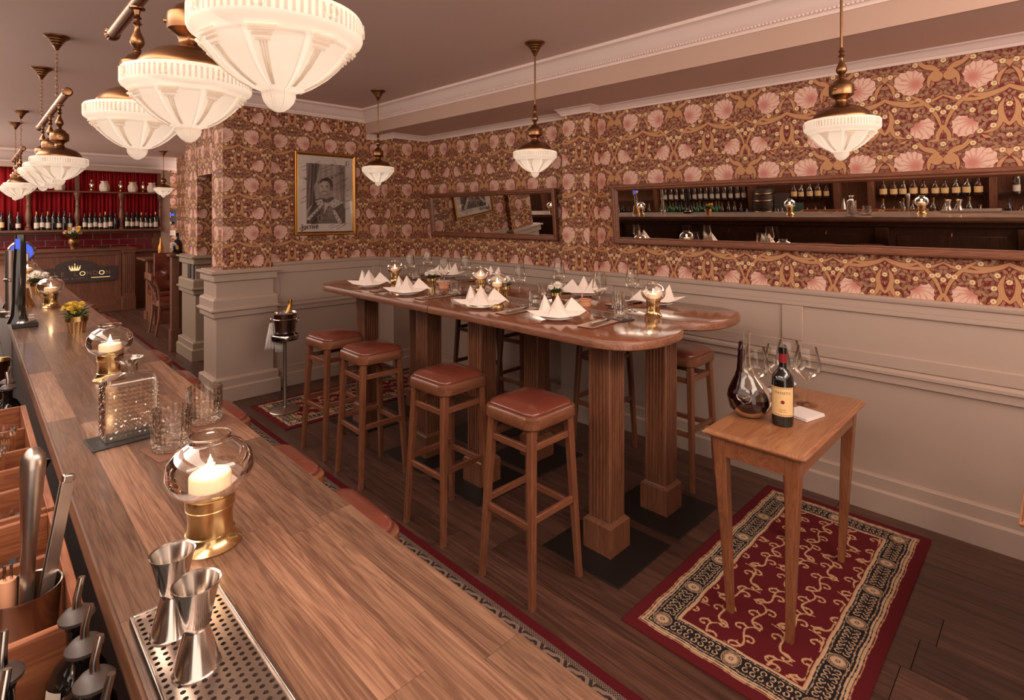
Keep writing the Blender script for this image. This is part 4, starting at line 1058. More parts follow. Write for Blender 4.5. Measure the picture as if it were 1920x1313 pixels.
for x, y, rz, lab in [(.108, .995, .3, 'black pourer bottle standing nearest the steel tool cup'), (.108, .918, -.1, 'black pourer bottle, second from the steel cup along the bar'), (.1085, .841, .2, 'black pourer bottle, third from the steel cup along the bar'),
                      (.108, .764, -.3, 'black pourer bottle nearest the drip tray at the bottom edge'), (.028, .930, 1.2, 'black pourer bottle on the left of the inner row'), (.026, .850, .8, 'black pourer bottle at the bottom left corner')]:
    place(pb, pu, (x, y, .886), rz, lab)
sb = T('bitters_bottle', 'x', 'bottle', group='small dropper bottles in the organiser')
MB().lathe([(0, 0), (.017, 0), (.018, .003), (.018, .06), (.009, .078), (.008, .09), (.0, .09)], 20).build('bottle_body', M['amber'], sb, smooth=50)
MB().lathe([(0, .085), (.0105, .085), (.0105, .118), (.009, .12), (0, .12)], 20).build('black_cap', M['black'], sb, smooth=50)
for i, (x, y, lab) in enumerate([(.075, 1.555, 'small amber bottle with a black cap at the organiser corner'), (.02, 1.565, 'small amber bottle left of the corner one in the organiser'), (-.05, 1.56, 'small amber bottle farthest left in the organiser front slot'), (-.02, 2.03, 'small capped bottle beside the toothpick glasses')]):
    o = sb if i == 0 else dup(sb); o.location = (x, y, ZS); o['label'] = lab
ld = T('spare_bottle', 'short dark bottle neck with pourer standing in the organiser', 'bottle', (.020, 1.735, ZS+.062)); pourer_top(ld, 0, 1.2)
MB().lathe([(0, 0), (.026, 0), (.026, .003), (0, .003)], 24).build('drip_disc', M['steel'], ld); MB().lathe([(0, -.062), (.016, -.062), (.016, 0), (0, 0)], 20).build('neck', M['dglass'], ld)
cp = T('small_glass_cup', 'low clear glass cup in the front slot of the oak organiser', 'cup', (.065, 1.60, ZS+.052))
MB().lathe([(.018, 0), (.020, .002), (.033, .055), (.0315, .055), (.019, .006), (0, .005)], 28).build('cup_body', M['rib'], cp, smooth=40); MB().lathe([(0, -.052), (.02, -.052), (.02, 0), (0, 0)], 20).build('cup_foot', M['glass'], cp)
# metal shakers and lids further along
sk = T('brass_shaker', 'polished brass cup tin standing behind the bar near the taps', 'shaker', (.055, 2.98, .884))
MB().lathe([(0, 0), (.045, 0), (.060, .19), (.062, .192), (.058, .188), (.044, .006), (0, .005)], 36).build('shaker_body', M['brass'], sk, smooth=50)
st_ = T('speed_rail', 'steel rail with hanging handles behind the bar', 'rail', (.04, 2.72, .884))
MB().box(-.06, -.07, .0, .05, .10, .055).build('rail_box', M['steel'], st_, bev=.004); MB().tube([(-.06, -.06, .14), (.045, -.06, .14), (.045, -.06, .055)], .007, 8).build('handle', M['steel'], st_)
for i, (x, y) in enumerate([(.090, 2.56), (.005, 2.54), (.088, 2.475), (.010, 2.455), (-.075, 2.49)]):
    o = dup(pb, (x, y, .876), i*1.1, ['dark pourer bottle behind the organiser beside the bar edge', 'dark pourer bottle left of the far edge one', 'dark pourer bottle in front beside the bar edge, far group', 'dark pourer bottle front middle of the far group', 'dark pourer bottle at the left of the far group'][i]); o['group'] = 'dark pourer bottles in the far group'
    o.location.z = .885
# beer taps
ta = T('beer_font', 'tall black and chrome beer tap standing on the bar at the left edge', 'tap', (.168, 3.62, BZ))
MB().box(-.026, -.055, 0, .070, .05, .022).build('base_block', M['black'], ta, bev=.003)
b = MB(); rr_ = []
for z, hx, hy in ((.022, .050, .030), (.06, .034, .024), (.12, .030, .022), (.30, .030, .022), (.40, .026, .020), (.455, .022, .016)): rr_.append([(x*.85+.006-(.455-z)*.02, y, z) for x, y in rrect(hx, hy, min(hx, hy)*.7, 5)])
b.loft(rr_); b.build('column', M['dglass'], ta, smooth=50)
MB().tube([(.0, 0, .022), (.03, 0, .05), (.005, 0, .12), (.002, 0, .30), (.0, 0, .40)], [.010, .007, .006, .006, .006], 8).build('chrome_trim', M['steel'], ta, smooth=60)
MB().lathe([(0, 0), (.045, 0), (.04, .008), (0, .01)], 24, c=(.022, 0, .022)).build('drip_foot', M['steel'], ta, smooth=50)
MB().box(-.014, -.024, .385, .004, -.017, .435).build('badge', M['blue'], ta, bev=.003)
tb2 = T('beer_font', 'chrome beer tap with a round blue lit badge on the bar', 'tap', (.205, 4.42, BZ))
MB().lathe([(0, 0), (.075, 0), (.073, .01), (.055, .05), (.047, .105), (.045, .11), (0, .11)], 36).build('brass_foot', M['brass'], tb2, smooth=50)
MB().tube([(0, 0, .10), (.0, 0, .20), (.005, 0, .26), (.012, 0, .31)], [.030, .026, .024, .022], 16).build('column', M['steel'], tb2, smooth=60)
MB().lathe([(0, -.012), (.060, -.012), (.066, -.006), (.066, .006), (.060, .012), (.055, .008), (.0, .008)], 36, mt=Matrix.Translation((.012, 0, .33)) @ Matrix.Rotation(R(90), 4, 'X')).build('badge_ring', M['steel'], tb2, smooth=40)
MB().lathe([(0, 0), (.052, 0), (.052, .003), (0, .003)], 36, mt=Matrix.Translation((.012, -.009, .33)) @ Matrix.Rotation(R(90), 4, 'X')).build('badge_disc', M['blue'], tb2, smooth=40)
MB().box(.018, -.05, .27, .045, -.018, .325).build('tap_handle', M['steel'], tb2, bev=.006)
pipe = T('beer_pipe', 'slim upright brushed steel pipe between the two beer taps', 'pipe', (.150, 4.02, BZ))
MB().lathe([(0, 0), (.04, 0), (.04, .03), (.019, .035), (.019, .36), (0, .36)], 24).build('pipe_body', M['bsteel'], pipe, smooth=40); MB().lathe([(.022, .19), (.026, .195), (.026, .205), (.022, .21)], 24).build('clamp_ring', M['steel'], pipe)
MB().box(-.02, -.06, .0, .10, -.045, .014).build('foot_bar', M['steel'], pipe, bev=.002)

# ------------------------------------------------------------------ pendant lamps
def lamp_body(root, power=9):
    fl = [(.104, .006), (.128, .004), (.139, .0), (.1425, -.006), (.1425, -.034), (.140, -.040), (.132, -.046), (.126, -.052), (.118, -.064), (.104, -.082), (.086, -.100), (.066, -.115), (.044, -.127), (.029, -.133), (.027, -.136)]
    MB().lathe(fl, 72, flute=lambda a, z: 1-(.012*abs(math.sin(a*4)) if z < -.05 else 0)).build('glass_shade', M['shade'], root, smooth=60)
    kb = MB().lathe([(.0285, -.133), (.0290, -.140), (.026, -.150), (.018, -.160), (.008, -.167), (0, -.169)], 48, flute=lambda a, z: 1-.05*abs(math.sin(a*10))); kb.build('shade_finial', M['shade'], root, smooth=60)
    for k in range(8):
        rs = MB()
        a = 2*PI*k/8+.2; mt = Matrix.Rotation(a, 4, 'Z') @ Matrix.Translation((.1425, 0, -.0195)) @ Matrix.Rotation(R(90), 4, 'Y')
        rs.lathe([(.0125, 0), (.0125, .0025), (.009, .003), (.0085, .001), (.004, .0012), (.0035, .003), (0, .003)], 14, mt=mt)
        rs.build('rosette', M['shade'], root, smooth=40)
    for k in range(8):   # column capitals moulded on the bowl
        a = 2*PI*k/8+.2; cp = MB()
        for dz, w_, t_ in ((-.055, .024, .004), (-.061, .020, .004), (-.067, .015, .003), (-.074, .011, .003)):
            r_ = {-.055: .1245, -.061: .1205, -.067: .116, -.074: .111}[dz]
            mt = Matrix.Rotation(a, 4, 'Z') @ Matrix.Translation((r_, 0, dz)) @ Matrix.Rotation(R(38), 4, 'Y')
            cp.box(-.001, -w_, -.002, t_, w_, .002, mt=mt)
        for s_ in (-.6, 0, .6):
            pts = [Matrix.Rotation(a+s_*.07, 4, 'Z') @ Vector((r_+.0008, 0, z)) for r_, z in ((.108, -.077), (.0875, -.0985), (.064, -.116), (.042, -.128))]
            cp.tube(pts, .0016, 5)
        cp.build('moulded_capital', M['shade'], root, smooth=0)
    MB().lathe([(.110, .002), (.112, .008), (.108, .018), (.098, .034), (.080, .048), (.055, .058), (.034, .066), (.026, .072), (.022, .082), (.024, .092), (.036, .100), (.041, .104), (.046, .108), (.047, .118), (.047, .146), (.043, .152), (.034, .156), (.030, .166), (.018, .174), (.010, .180), (.009, .186)], 48).build('brass_cap', M['abrass'], root, smooth=45)
    for k in range(3):
        a = k*2.094+.5; MB().lathe([(0, 0), (.006, 0), (.006, .006), (.004, .009), (0, .009)], 10, mt=Matrix.Rotation(a, 4, 'Z') @ Matrix.Translation((.046, 0, .130)) @ Matrix.Rotation(R(90), 4, 'Y')).build('thumb_screw', M['abrass'], root)
    MB().lathe([(.008, .184), (.013, .188), (.008, .192), (.018, .204), (.021, .214), (.018, .228), (.010, .246), (.0065, .262), (.009, .270), (.014, .274), (.009, .279), (.007, .288), (.013, .293), (.008, .298), (.006, .31)], 24).build('turned_stem', M['abrass'], root, smooth=50)
    point('lamp_light', (0, 0, -.035), power, .04, LC, root)
def canopy(root, z):
    MB().lathe([(.066, 0), (.066, -.008), (.060, -.014), (.046, -.020), (.046, -.026), (.036, -.032), (.036, -.040), (.027, -.048), (.027, -.056), (.018, -.066), (.012, -.082), (.006, -.090), (0, -.09)][::-1], 36, c=(0, 0, z)).build('ceiling_rose', M['abrass'], root, smooth=40)
for (x, y, zr, lab) in [(2.613, .654, 2.050, 'brass pendant lamp with frosted glass hanging at the right, before the wallpaper'), (2.620, 2.425, 2.066, 'rod-hung brass pendant lamp above the middle of the high table'), (2.620, 4.360, 2.085, 'rod-hung brass pendant lamp near the framed portrait'), (2.40, 11.1, 2.130, 'small brass pendant lamp far away before the red curtains')]:
    t = T('pendant_lamp', lab, 'lamp', (x, y, zr), .3, 'rod-hung pendant lamps')
    lamp_body(t, .5); zc = CZ-zr
    MB().lathe([(.0055, .305), (.0055, zc-.085)], 10).build('rod', M['abrass'], t); canopy(t, zc)
def chain(root, x, y, z0, z1):
    n = int((z1-z0)/.026); b = MB()
    for i in range(n):
        zc_ = z0+(i+.5)*(z1-z0)/n; pts = []
        for k in range(9):
            a = 2*PI*k/8; u = .007*math.cos(a); v = .0165*math.sin(a); pts.append((x+(u if i % 2 else 0), y+(0 if i % 2 else u), zc_+v))
        b.tube(pts, .0020, 5, cap=False)
    b.build('chain', M['abrass'], root, smooth=50)
for fi, (ys, y0, y1, cys) in enumerate([((.97, 1.53, 2.12), .60, 2.56, (1.0, 2.15)), ((4.31, 4.85, 5.39), 3.94, 5.70, (4.46, 5.50)), ((8.0, 8.5, 9.0), 7.6, 9.35, (7.9, 8.95))]):
    nm = ['nearest', 'middle', 'farthest'][fi]
    t = T('triple_pendant', '%s triple bar lamp: three frosted shades on a brass rod above the bar' % nm, 'lamp', (.385, ys[0], 2.345), 0, 'triple pendants above the bar')
    MB().lathe([(0, y0-ys[0]), (.020, y0-ys[0]), (.020, y1-ys[0]), (0, y1-ys[0])], 24, mt=Matrix.Rotation(R(-90), 4, 'X')).build('cross_rod', M['abrass'], t, smooth=40)
    for ye in (y0, y1):
        MB().lathe([(0, -.016), (.020, -.014), (.027, -.006), (.027, .006), (.020, .014), (0, .016)], 48, mt=Matrix.Translation((0, ye-ys[0], 0)) @ Matrix.Rotation(R(90), 4, 'X'), flute=lambda a, z: 1-.10*abs(math.sin(a*9))).build('rod_finial', M['abrass'], t, smooth=30)
    for y in ys:
        q = T('shade_unit', None, None, (0, y-ys[0], -.345)); q.parent = t; lamp_body(q, .42)
        MB().lathe([(.0065, .30), (.010, .318), (.0225, .322), (.0225, .326)], 16).build('rod_collar', M['abrass'], q)
    for y in cys:
        q = T('hanger', None, None, (0, y-ys[0], 0)); q.parent = t
        chain(q, 0, 0, .02, CZ-2.345-.088); canopy(q, CZ-2.345)

# ------------------------------------------------------------------ mirrors and portrait
def wall_mirror(label, y0, y1, ang, H_=.457, fw=.048):
    t = T('wall_mirror', label, 'mirror', (XR-.006, (y0+y1)/2, 1.432)); t.rotation_euler = (0, R(-ang), 0)
    h = (y1-y0)/2; 
    def ring(i, x): return [(x, -h+i, i), (x, h-i, i), (x, h-i, H_-i), (x, -h+i, H_-i)]
    b = MB(); b.loft([ring(0, 0), ring(0, -.030), ring(.006, -.036), ring(.020, -.036), ring(.026, -.030), ring(.036, -.030), ring(fw, -.014), ring(fw, -.006)], cap=False)
    b.build('wooden_frame', M['frame'], t, smooth=0, bev=.002)
    MB().box(-.010, -h+fw-.004, fw-.004, -.006, h-fw+.004, H_-fw+.004).build('mirror_glass', M['mirror'], t, smooth=0)
    MB().box(-.005, -h+.01, .01, 0, h-.01, H_-.01).build('back_board', M['frame'], t, smooth=0)
    return t
wall_mirror('long dark-framed mirror on the right wall reflecting the back bar bottles', -.55, 2.478, 4.9)
wall_mirror('shorter dark-framed mirror beyond the pier reflecting the portrait', 3.06, 4.87, 5.2)
def portrait_image(nx=300, ny=400):
    X, Y = np.meshgrid(np.linspace(0, 1, nx), np.linspace(0, 1.34, ny)); Y = 1.34-Y   # Y down from the top
    rs = np.random.RandomState(4)
    img = np.ones((ny, nx))*.96
    def poly(pts, v):
        pts = np.array(pts); ins = np.zeros_like(X, bool); n = len(pts)
        for i in range(n):
            (x0, y0), (x1, y1) = pts[i], pts[(i+1) % n]
            c = ((y0 > Y) != (y1 > Y)) & (X < (x1-x0)*(Y-y0)/((y1-y0) if abs(y1-y0) > 1e-9 else 1e-9)+x0); ins ^= c
        img[ins] = v(X, Y)[ins] if callable(v) else v
    def ell(cx, cy, rx, ry, v, a=0):
        c, s_ = math.cos(a), math.sin(a); dx, dy = X-cx, Y-cy; q = ((dx*c+dy*s_)/rx)**2+((-dx*s_+dy*c)/ry)**2
        img[q < 1] = v(X, Y)[q < 1] if callable(v) else v
    # backdrop and curtain
    poly([(.15, .14), (.86, .14), (.86, 1.20), (.15, 1.20)], lambda x, y: .66+.05*np.sin(x*60)-.18*np.clip(y-.8, 0, 1))
    poly([(.15, .14), (.38, .14), (.33, .42), (.27, .55), (.32, .80), (.15, .95)], lambda x, y: .30+.12*np.sin(x*110+y*7))
    poly([(.72, .14), (.86, .14), (.86, .95), (.78, .8)], lambda x, y: .50+.08*np.sin(x*120))
    # cape and coat
    poly([(.30, .78), (.42, .74), (.62, .72), (.80, .80), (.86, .95), (.86, 1.20), (.15, 1.20), (.18, 1.02)], lambda x, y: .20+.06*np.sin(x*50+y*40))
    poly([(.44, .80), (.60, .80), (.70, 1.20), (.36, 1.20)], lambda x, y: .34+.05*np.sin(y*70))
    poly([(.47, .82), (.56, .84), (.46, 1.02)], .80)
    for P in ([(.30, .80), (.42, .76), (.46, .86), (.38, .92)], [(.52, .86), (.66, .74), (.82, .82), (.64, .92)], [(.36, .90), (.42, .90), (.20, 1.14), (.15, 1.12)], [(.60, .96), (.66, .95), (.80, 1.18), (.73, 1.20)]): poly(P, .84)
    sx_ = [(.34, .82), (.40, .82), (.38, .87), (.58, .86), (.64, .80), (.70, .83), (.76, .82), (.65, .88), (.36, .94), (.32, .99), (.27, 1.04), (.22, 1.09), (.63, .99), (.67, 1.05), (.71, 1.11), (.75, 1.16)]
    for x, y in sx_: ell(x, y, .009, .014, .2, .4)
    ell(.58, .95, .055, .030, lambda x, y: .45+.3*np.sin(x*240)); ell(.57, 1.04, .035, .035, .55); ell(.57, 1.04, .018, .018, .3)
    # head
    ell(.50, .66, .075, .10, lambda x, y: .62-.3*np.clip((x-.50)*4, 0, 1)); ell(.515, .50, .110, .125, .16)
    ell(.475, .56, .098, .150, lambda x, y: .84-.5*np.clip((x-.49)*5, 0, 1)); ell(.47, .66, .072, .055, lambda x, y: .62-.35*np.clip((x-.46)*5, 0, 1))
    ell(.468, .655, .040, .013, .90); poly([(.41, .63), (.53, .63), (.52, .641), (.42, .641)], .36)
    poly([(.375, .49), (.42, .40), (.53, .38), (.61, .46), (.625, .60), (.595, .60), (.575, .50), (.52, .44), (.43, .44)], .14)
    ell(.425, .545, .020, .009, .24); ell(.512, .545, .022, .009, .2); poly([(.395, .52), (.445, .518), (.445, .527), (.395, .53)], .3); poly([(.485, .518), (.545, .522), (.545, .532), (.485, .527)], .24)
    poly([(.455, .55), (.468, .55), (.475, .61), (.445, .612)], .66); ell(.597, .575, .014, .032, .5)
    # handwriting lines and ink crests
    def scribble(x0, y0, L_, a, amp=.010, v=.25, wv=70, th=.0032):
        t = np.linspace(0, L_, 160); ph = rs.rand()*9
        xs = x0+t*math.cos(a)-0; ys = y0-t*math.sin(a)+amp*np.sin(t*wv*3+ph)*(.4+.6*np.abs(np.sin(t*23+ph)))
        for x, y in zip(xs, ys):
            i = int(x*(nx-1)); j = int((1.34-y)/1.34*(ny-1))
            if 1 < i < nx-2 and 1 < j < ny-2: img[j:j+1, i:i+2] = v
    for x0, y0, L_ in [(.06, .22, .20), (.08, .28, .14), (.24, .17, .16), (.06, .62, .10), (.07, .76, .12), (.05, .84, .10), (.40, .24, .22), (.42, .29, .20), (.62, .52, .30), (.66, .60, .24), (.74, .44, .20), (.88, .70, .06), (.87, .80, .07), (.86, .95, .09), (.88, .60, .06), (.55, 1.25, .10), (.57, 1.29, .12), (.68, 1.26, .16), (.70, 1.30, .18), (.80, 1.24, .12)]:
        scribble(x0, y0, L_, .45)
    for cx, cy in ((.63, .13), (.12, .42), (.78, .20), (.885, .12)):
        for k in range(26): ell(cx+rs.randn()*.024, cy+rs.randn()*.030, .006, .008, .16 if k % 3 else .5)
    t = np.linspace(0, 1, 500)
    for fx, fy, v in ((lambda t: .24+.10*t+.01*np.sin(t*6), lambda t: 1.22-.20*t, .12), (lambda t: .36+.04*np.cos(t*6.3)+.03, lambda t: 1.10+.06*np.sin(t*6.3), .8), (lambda t: .06+.30*t+.02*np.sin(t*30), lambda t: 1.26+.022*np.cos(t*30)-.02*t, .2), (lambda t: .08+.05*np.cos(t*6.3), lambda t: 1.28+.025*np.sin(t*6.3), .2)):
        for x, y in zip(fx(t), fy(t)):
            i = int(x*(nx-1)); j = int((1.34-y)/1.34*(ny-1))
            if 1 < i < nx-3 and 1 < j < ny-3: img[j-1:j+1, i:i+2] = v
    img += rs.randn(ny, nx)*.012
    v = np.clip(img, 0, 1)[..., None]
    return (np.array([52, 38, 42])*(1-v)+np.array([255, 244, 244])*v)
po = T('framed_portrait', 'gold-framed ink portrait print of a man in a fur-trimmed cape', 'picture', (2.255, 5.300, 1.452))
FW, FH = .655, .835
b = MB(); ring = lambda i, y: [(i, y, i), (FW-i, y, i), (FW-i, y, FH-i), (i, y, FH-i)]
b.loft([ring(0, .012), ring(0, -.012), ring(.006, -.018), ring(.016, -.018), ring(.026, -.008), ring(.030, -.010), ring(.034, -.004), ring(.034, .004)], cap=False); b.build('gilt_frame', M['gold'], po, smooth=0)
pr_ = color_grid('portrait_print', portrait_image(), FW-.066, FH-.066, M['print'], .003, po)
pr_.rotation_euler = (R(90), 0, 0); pr_.location = (.033, .004, .033)
text_mesh('lettering', 'PAYNE & SONS', .046, M['ink'], po, Matrix.Translation((.385, .0002, .575)) @ Matrix.Rotation(R(-24), 4, 'Y') @ Matrix.Rotation(R(90), 4, 'X'), .0006)
text_mesh('lettering', 'Jamie', .085, M['ink'], po, Matrix.Translation((.160, .0002, .060)) @ Matrix.Rotation(R(-4), 4, 'Y') @ Matrix.Rotation(R(90), 4, 'X') @ Matrix.Shear('XY', 4, (.35, 0)), .0004)
MB().box(.034, -.0035, .034, FW-.034, -.002, FH-.034).build('glazing', M['glass'], po, smooth=0)

# ------------------------------------------------------------------ wine cooler on its stand
wc = T('wine_cooler_stand', 'steel champagne bucket on a slim pedestal stand beside the painted pier', 'bucket', (1.875, 4.60, .009))
MB().lathe([(0, 0), (.118, 0), (.122, .006), (.115, .014), (.04, .026), (.018, .032), (.014, .04), (.014, .60), (0, .60)], 40).build('stand', M['bsteel'], wc, smooth=40)
MB().lathe([(.092, .598), (.108, .598), (.110, .602), (.110, .640), (.106, .645), (.100, .640), (.098, .606)], 40).lathe([(0, .596), (.10, .598), (.10, .602), (0, .604)], 40).build('stand_ring', M['steel'], wc, smooth=40)
MB().lathe([(0, .606), (.076, .606), (.080, .612), (.098, .815), (.104, .822), (.100, .826), (.094, .818), (.077, .62), (0, .616)], 40).build('bucket', M['steel'], wc, smooth=45)
MB().lathe([(.0925, .77), (.0965, .775), (.0935, .78)], 40).build('bucket_band', M['steel'], wc, smooth=45)
for a in (R(135), R(-45)):
    m_ = Matrix.Rotation(a, 4, 'Z'); pts = [m_ @ Vector((.107+.004*math.cos(k*PI/8), .020*math.cos(k*PI/8), .765+.022*math.sin(k*PI/8))) for k in range(17)]
    MB().tube(pts, .0035, 6, cap=False).build('ring_handle', M['steel'], wc, smooth=60)
ice = MB(); random.seed(9)
for i in range(26):
    a = random.random()*6.28; r = random.random()*.07; m_ = Matrix.Translation((r*math.cos(a), r*math.sin(a), .797+random.random()*.02)) @ Matrix.Rotation(random.random()*3, 4, 'Z') @ Matrix.Rotation(random.random(), 4, 'X')
    ice.box(-.012, -.012, -.012, .012, .012, .012, mt=m_)
o = ice.build('ice_cubes', M['ice'], bev=.002); o.location = wc.location; tag(o, 'ice cubes heaped in the champagne bucket', 'ice'); o['kind'] = 'stuff'
cb = T('champagne_bottle', 'gold-necked champagne bottle leaning in the ice bucket', 'bottle', (1.885, 4.595, .63)); cb.rotation_euler = (R(-6), R(9), 0)
MB().lathe([(0, 0), (.040, .004), (.042, .14), (.030, .20), (.016, .245), (.0145, .30), (.0, .30)], 28).build('bottle_body', M['gglass'], cb, smooth=50)
MB().lathe([(.0305, .199), (.0170, .244), (.0155, .285), (.0168, .290), (.0168, .305), (.010, .31), (0, .31)], 28).build('gold_foil', M['gold'], cb, smooth=50)
def cloth_strip(name, pts, w, mat, parent=None, th=.004, wave=.006, n=14):
    b = MB(); k = len(pts); vs = []; fs = []
    for i, (p, d) in enumerate(pts):
        p = Vector(p); d = Vector(d).normalized()
        for j in range(n+1):
            u = j/n-.5; ww = w[i] if isinstance(w, (list, tuple)) else w
            nn = d.cross(Vector((0, 0, 1))); vs.append(tuple(p+d*u*ww+nn*wave*math.sin(u*18+i*.4)))
    for i in range(k-1):
        for j in range(n): a = i*(n+1)+j; fs.append((a, a+1, a+n+2, a+n+1))
    return b.add(vs, fs).build(name, mat, parent, smooth=60, solid=th)
tw = T('white_towel', 'white towel hanging from the ring of the champagne bucket', 'towel', (1.80, 4.675, .79))
cloth_strip('near_fold', [((-.012, -.004, -.045), (1, -.3, 0)), ((-.014, -.006, -.08), (1, -.3, 0)), ((-.02, -.01, -.16), (1, -.3, 0)), ((-.028, -.014, -.26), (1, -.3, 0))], [.02, .034, .055, .075], M['cloth'], tw, wave=.0022)
cloth_strip('rear_fold', [((.0, .0, -.045), (1, -.8, 0)), ((.012, -.01, -.08), (1, -.8, 0)), ((.03, -.03, -.16), (1, -.8, 0)), ((.045, -.045, -.29), (1, -.8, 0))], [.02, .034, .055, .080], M['cloth'], tw, wave=.0022)

# ------------------------------------------------------------------ service table and what stands on it
sv = T('service_table', 'small oak side table with tapered legs standing on the red rug', 'table', (2.585, .850, 0), .0)
hx, hy, ZT = .438, .198, .770
def rc(s_, z): return [(-hx+s_, -hy+s_, z), (hx-s_, -hy+s_, z), (hx-s_, hy-s_, z), (-hx+s_, hy-s_, z)]
MB().loft([rc(.024, ZT-.034), rc(.018, ZT-.028), rc(.004, ZT-.022), rc(0, ZT-.016), rc(.0, ZT-.011), rc(.007, ZT-.009), rc(.008, ZT-.004), rc(.014, ZT)]).build('tabletop', M['serv_top'], sv, smooth=0, bev=.0015)
MB().box(-hx+.06, -hy+.036, ZT-.105, hx-.06, -hy+.052, ZT-.03).box(-hx+.06, hy-.052, ZT-.105, hx-.06, hy-.036, ZT-.03).box(-hx+.036, -hy+.06, ZT-.105, -hx+.052, hy-.06, ZT-.03).box(hx-.052, -hy+.06, ZT-.105, hx-.036, hy-.06, ZT-.03).build('apron', M['serv_dark'], sv, bev=.001)
for sx_ in (-1, 1):
    for sy in (-1, 1):
        MB().taper((sx_*(hx-.090), sy*(hy-.083), .0135), (sx_*(hx-.056), sy*(hy-.056), .0265), .0085, ZT-.034, .003).build('leg', M['serv'], sv, smooth=0)
wb = T('red_wine_bottle', 'tall dark red-wine bottle with a cream label on the service table', 'bottle', (2.427, .826, ZT), 0)
MB().lathe([(0, .003), (.030, 0), (.0395, .002), (.0410, .008), (.0425, .06), (.0430, .175), (.0400, .205), (.028, .222), (.0165, .238), (.0150, .25), (.0150, .322), (.0, .322)], 40).build('bottle_body', M['dglass'], wb, smooth=50)
MB().lathe([(.0158, .262), (.0158, .314), (.0163, .316), (.0163, .322)], 32).build('red_foil', M['capred'], wb, smooth=50)
MB().lathe([(.0168, .300), (.0172, .312), (.0172, .324), (.014, .326), (0, .326)], 32).build('bottle_lip', M['dglass'], wb, smooth=50)
def patch(name, r, a0, a1, z0, z1, mat, par, n=16, r1=None):
    b = MB(); vs = []
    for i in range(n+1):
        a = a0+(a1-a0)*i/n; vs += [(r*math.cos(a), r*math.sin(a), z0), ((r1 or r)*math.cos(a), (r1 or r)*math.sin(a), z1)]
    return b.add(vs, [(2*i, 2*i+2, 2*i+3, 2*i+1) for i in range(n)]).build(name, mat, par, smooth=60, calc=False)
ac = math.atan2(-.835, -2.425)
patch('front_label', .0434, ac-1.25, ac+1.1, .046, .166, M['cream'], wb)
for z0 in (.048, .158):
    for k in range(20):
        a = ac-1.15+k*.11; patch('label_border', .0436, a, a+.06, z0+(.001 if k % 2 else .003), z0+.005, M['sign'], wb, 2)
text_mesh('lettering', 'MASSETO', .0135, M['sign'], wb, None, .0001, 1.15, wrap=(.04365, .138, ac))
MB().lathe([(0, 0), (.0075, 0), (.007, .0008), (0, .001)], 20, mt=Matrix.Rotation(ac, 4, 'Z') @ Matrix.Translation((.0432, 0, .105)) @ Matrix.Rotation(R(90), 4, 'Y')).build('red_seal', M['capred'], wb)
text_mesh('lettering', 'TOSCANA', .005, M['capred'], wb, None, .0001, 1.1, wrap=(.04365, .072, ac))
text_mesh('lettering', 'imbottigliato all\'origine', .0032, M['capred'], wb, None, .0001, 1, wrap=(.04365, .064, ac))
dk = T('wine_decanter', 'swan-necked glass decanter half full of red wine on the service table', 'decanter', (2.436, .967, ZT), 0)
lf_ = Vector((-.7096, .7046, 0)); PR = [(.030, 0, 0), (.060, .008, 0), (.083, .035, 0), (.091, .070, 0), (.084, .105, .002), (.066, .140, .006), (.046, .170, .012), (.032, .198, .018), (.025, .235, .022), (.022, .280, .022), (.021, .325, .020)]
def dring(r, z, off, sc=1.0, n=36, sl=0): return [(off*lf_.x+r*sc*math.cos(2*PI*k/n), off*lf_.y+r*sc*math.sin(2*PI*k/n), z+sl*math.cos(2*PI*k/n-math.atan2(-lf_.y, -lf_.x))) for k in range(n)]
b = MB(); b.loft([dring(r, z, off) for r, z, off in PR]+[dring(.022, .352, .020, sl=.022)], cap=False); b.add(dring(.030, 0, 0), [tuple(range(36))]); b.build('glass_body', M['glass'], dk, smooth=60)
b = MB(); b.loft([dring(r, z+.002, off, .965) for r, z, off in PR[:3]]+[dring(.0885, .066, 0, .965), dring(.088, .085, .001, .965)]); b.build('red_wine', M['wine'], dk, smooth=50)
b = MB(); vs = []; n = 9; th0 = math.atan2(lf_.y, lf_.x)
PW = [p for p in PR if p[1] >= .07]
PW[0] = (.0895, .08, .001)
for r, z, off in PW:
    for k in range(n):
        a = th0-.55+1.1*k/(n-1)*(1); vs.append((off*lf_.x+r*.96*math.cos(a), off*lf_.y+r*.96*math.sin(a), z))
b.add(vs, [(i*n+k, i*n+k+1, (i+1)*n+k+1, (i+1)*n+k) for i in range(len(PW)-1) for k in range(n-1)]); b.build('wine_in_handle', M['wine'], dk, smooth=60, solid=.012)
MB().tube([dk_ for dk_ in [(-.0905+.0, -.012, .098), (-.088, -.03, .112), (-.082, -.042, .104), (-.086, -.034, .084), (-.090, -.012, .074), (-.0905, .012, .090), (-.0885, .02, .106), (-.0905, .004, .104), (-.0905, -.012, .098)]], .003, 6).build('thumb_hollow', M['cut'], dk, smooth=60)
def balloon(loc, lab, first=[None]):
    if first[0] is None:
        t = T('balloon_wine_glass', lab, 'glass', loc, group='balloon wine glasses on the service table')
        MB().lathe([(.046, 0), (.046, .0015), (.020, .005), (.0055, .012), (.0042, .03), (.0042, .105), (.010, .117), (.030, .130), (.050, .152), (.058, .178), (.056, .205), (.047, .240), (.041, .268)], 36).build('bowl_and_stem', M['glass'], t, smooth=60); first[0] = t
    else: dup(first[0], loc, 1, lab)
balloon((2.760, .832, ZT), 'balloon wine glass nearest the right edge of the service table')
balloon((2.835, .938, ZT), 'balloon wine glass just behind the right-hand one')
balloon((2.700, .945, ZT), 'balloon wine glass partly hidden behind the wine bottle')
balloon((2.585, 1.000, ZT), 'balloon wine glass seen beside the decanter neck')
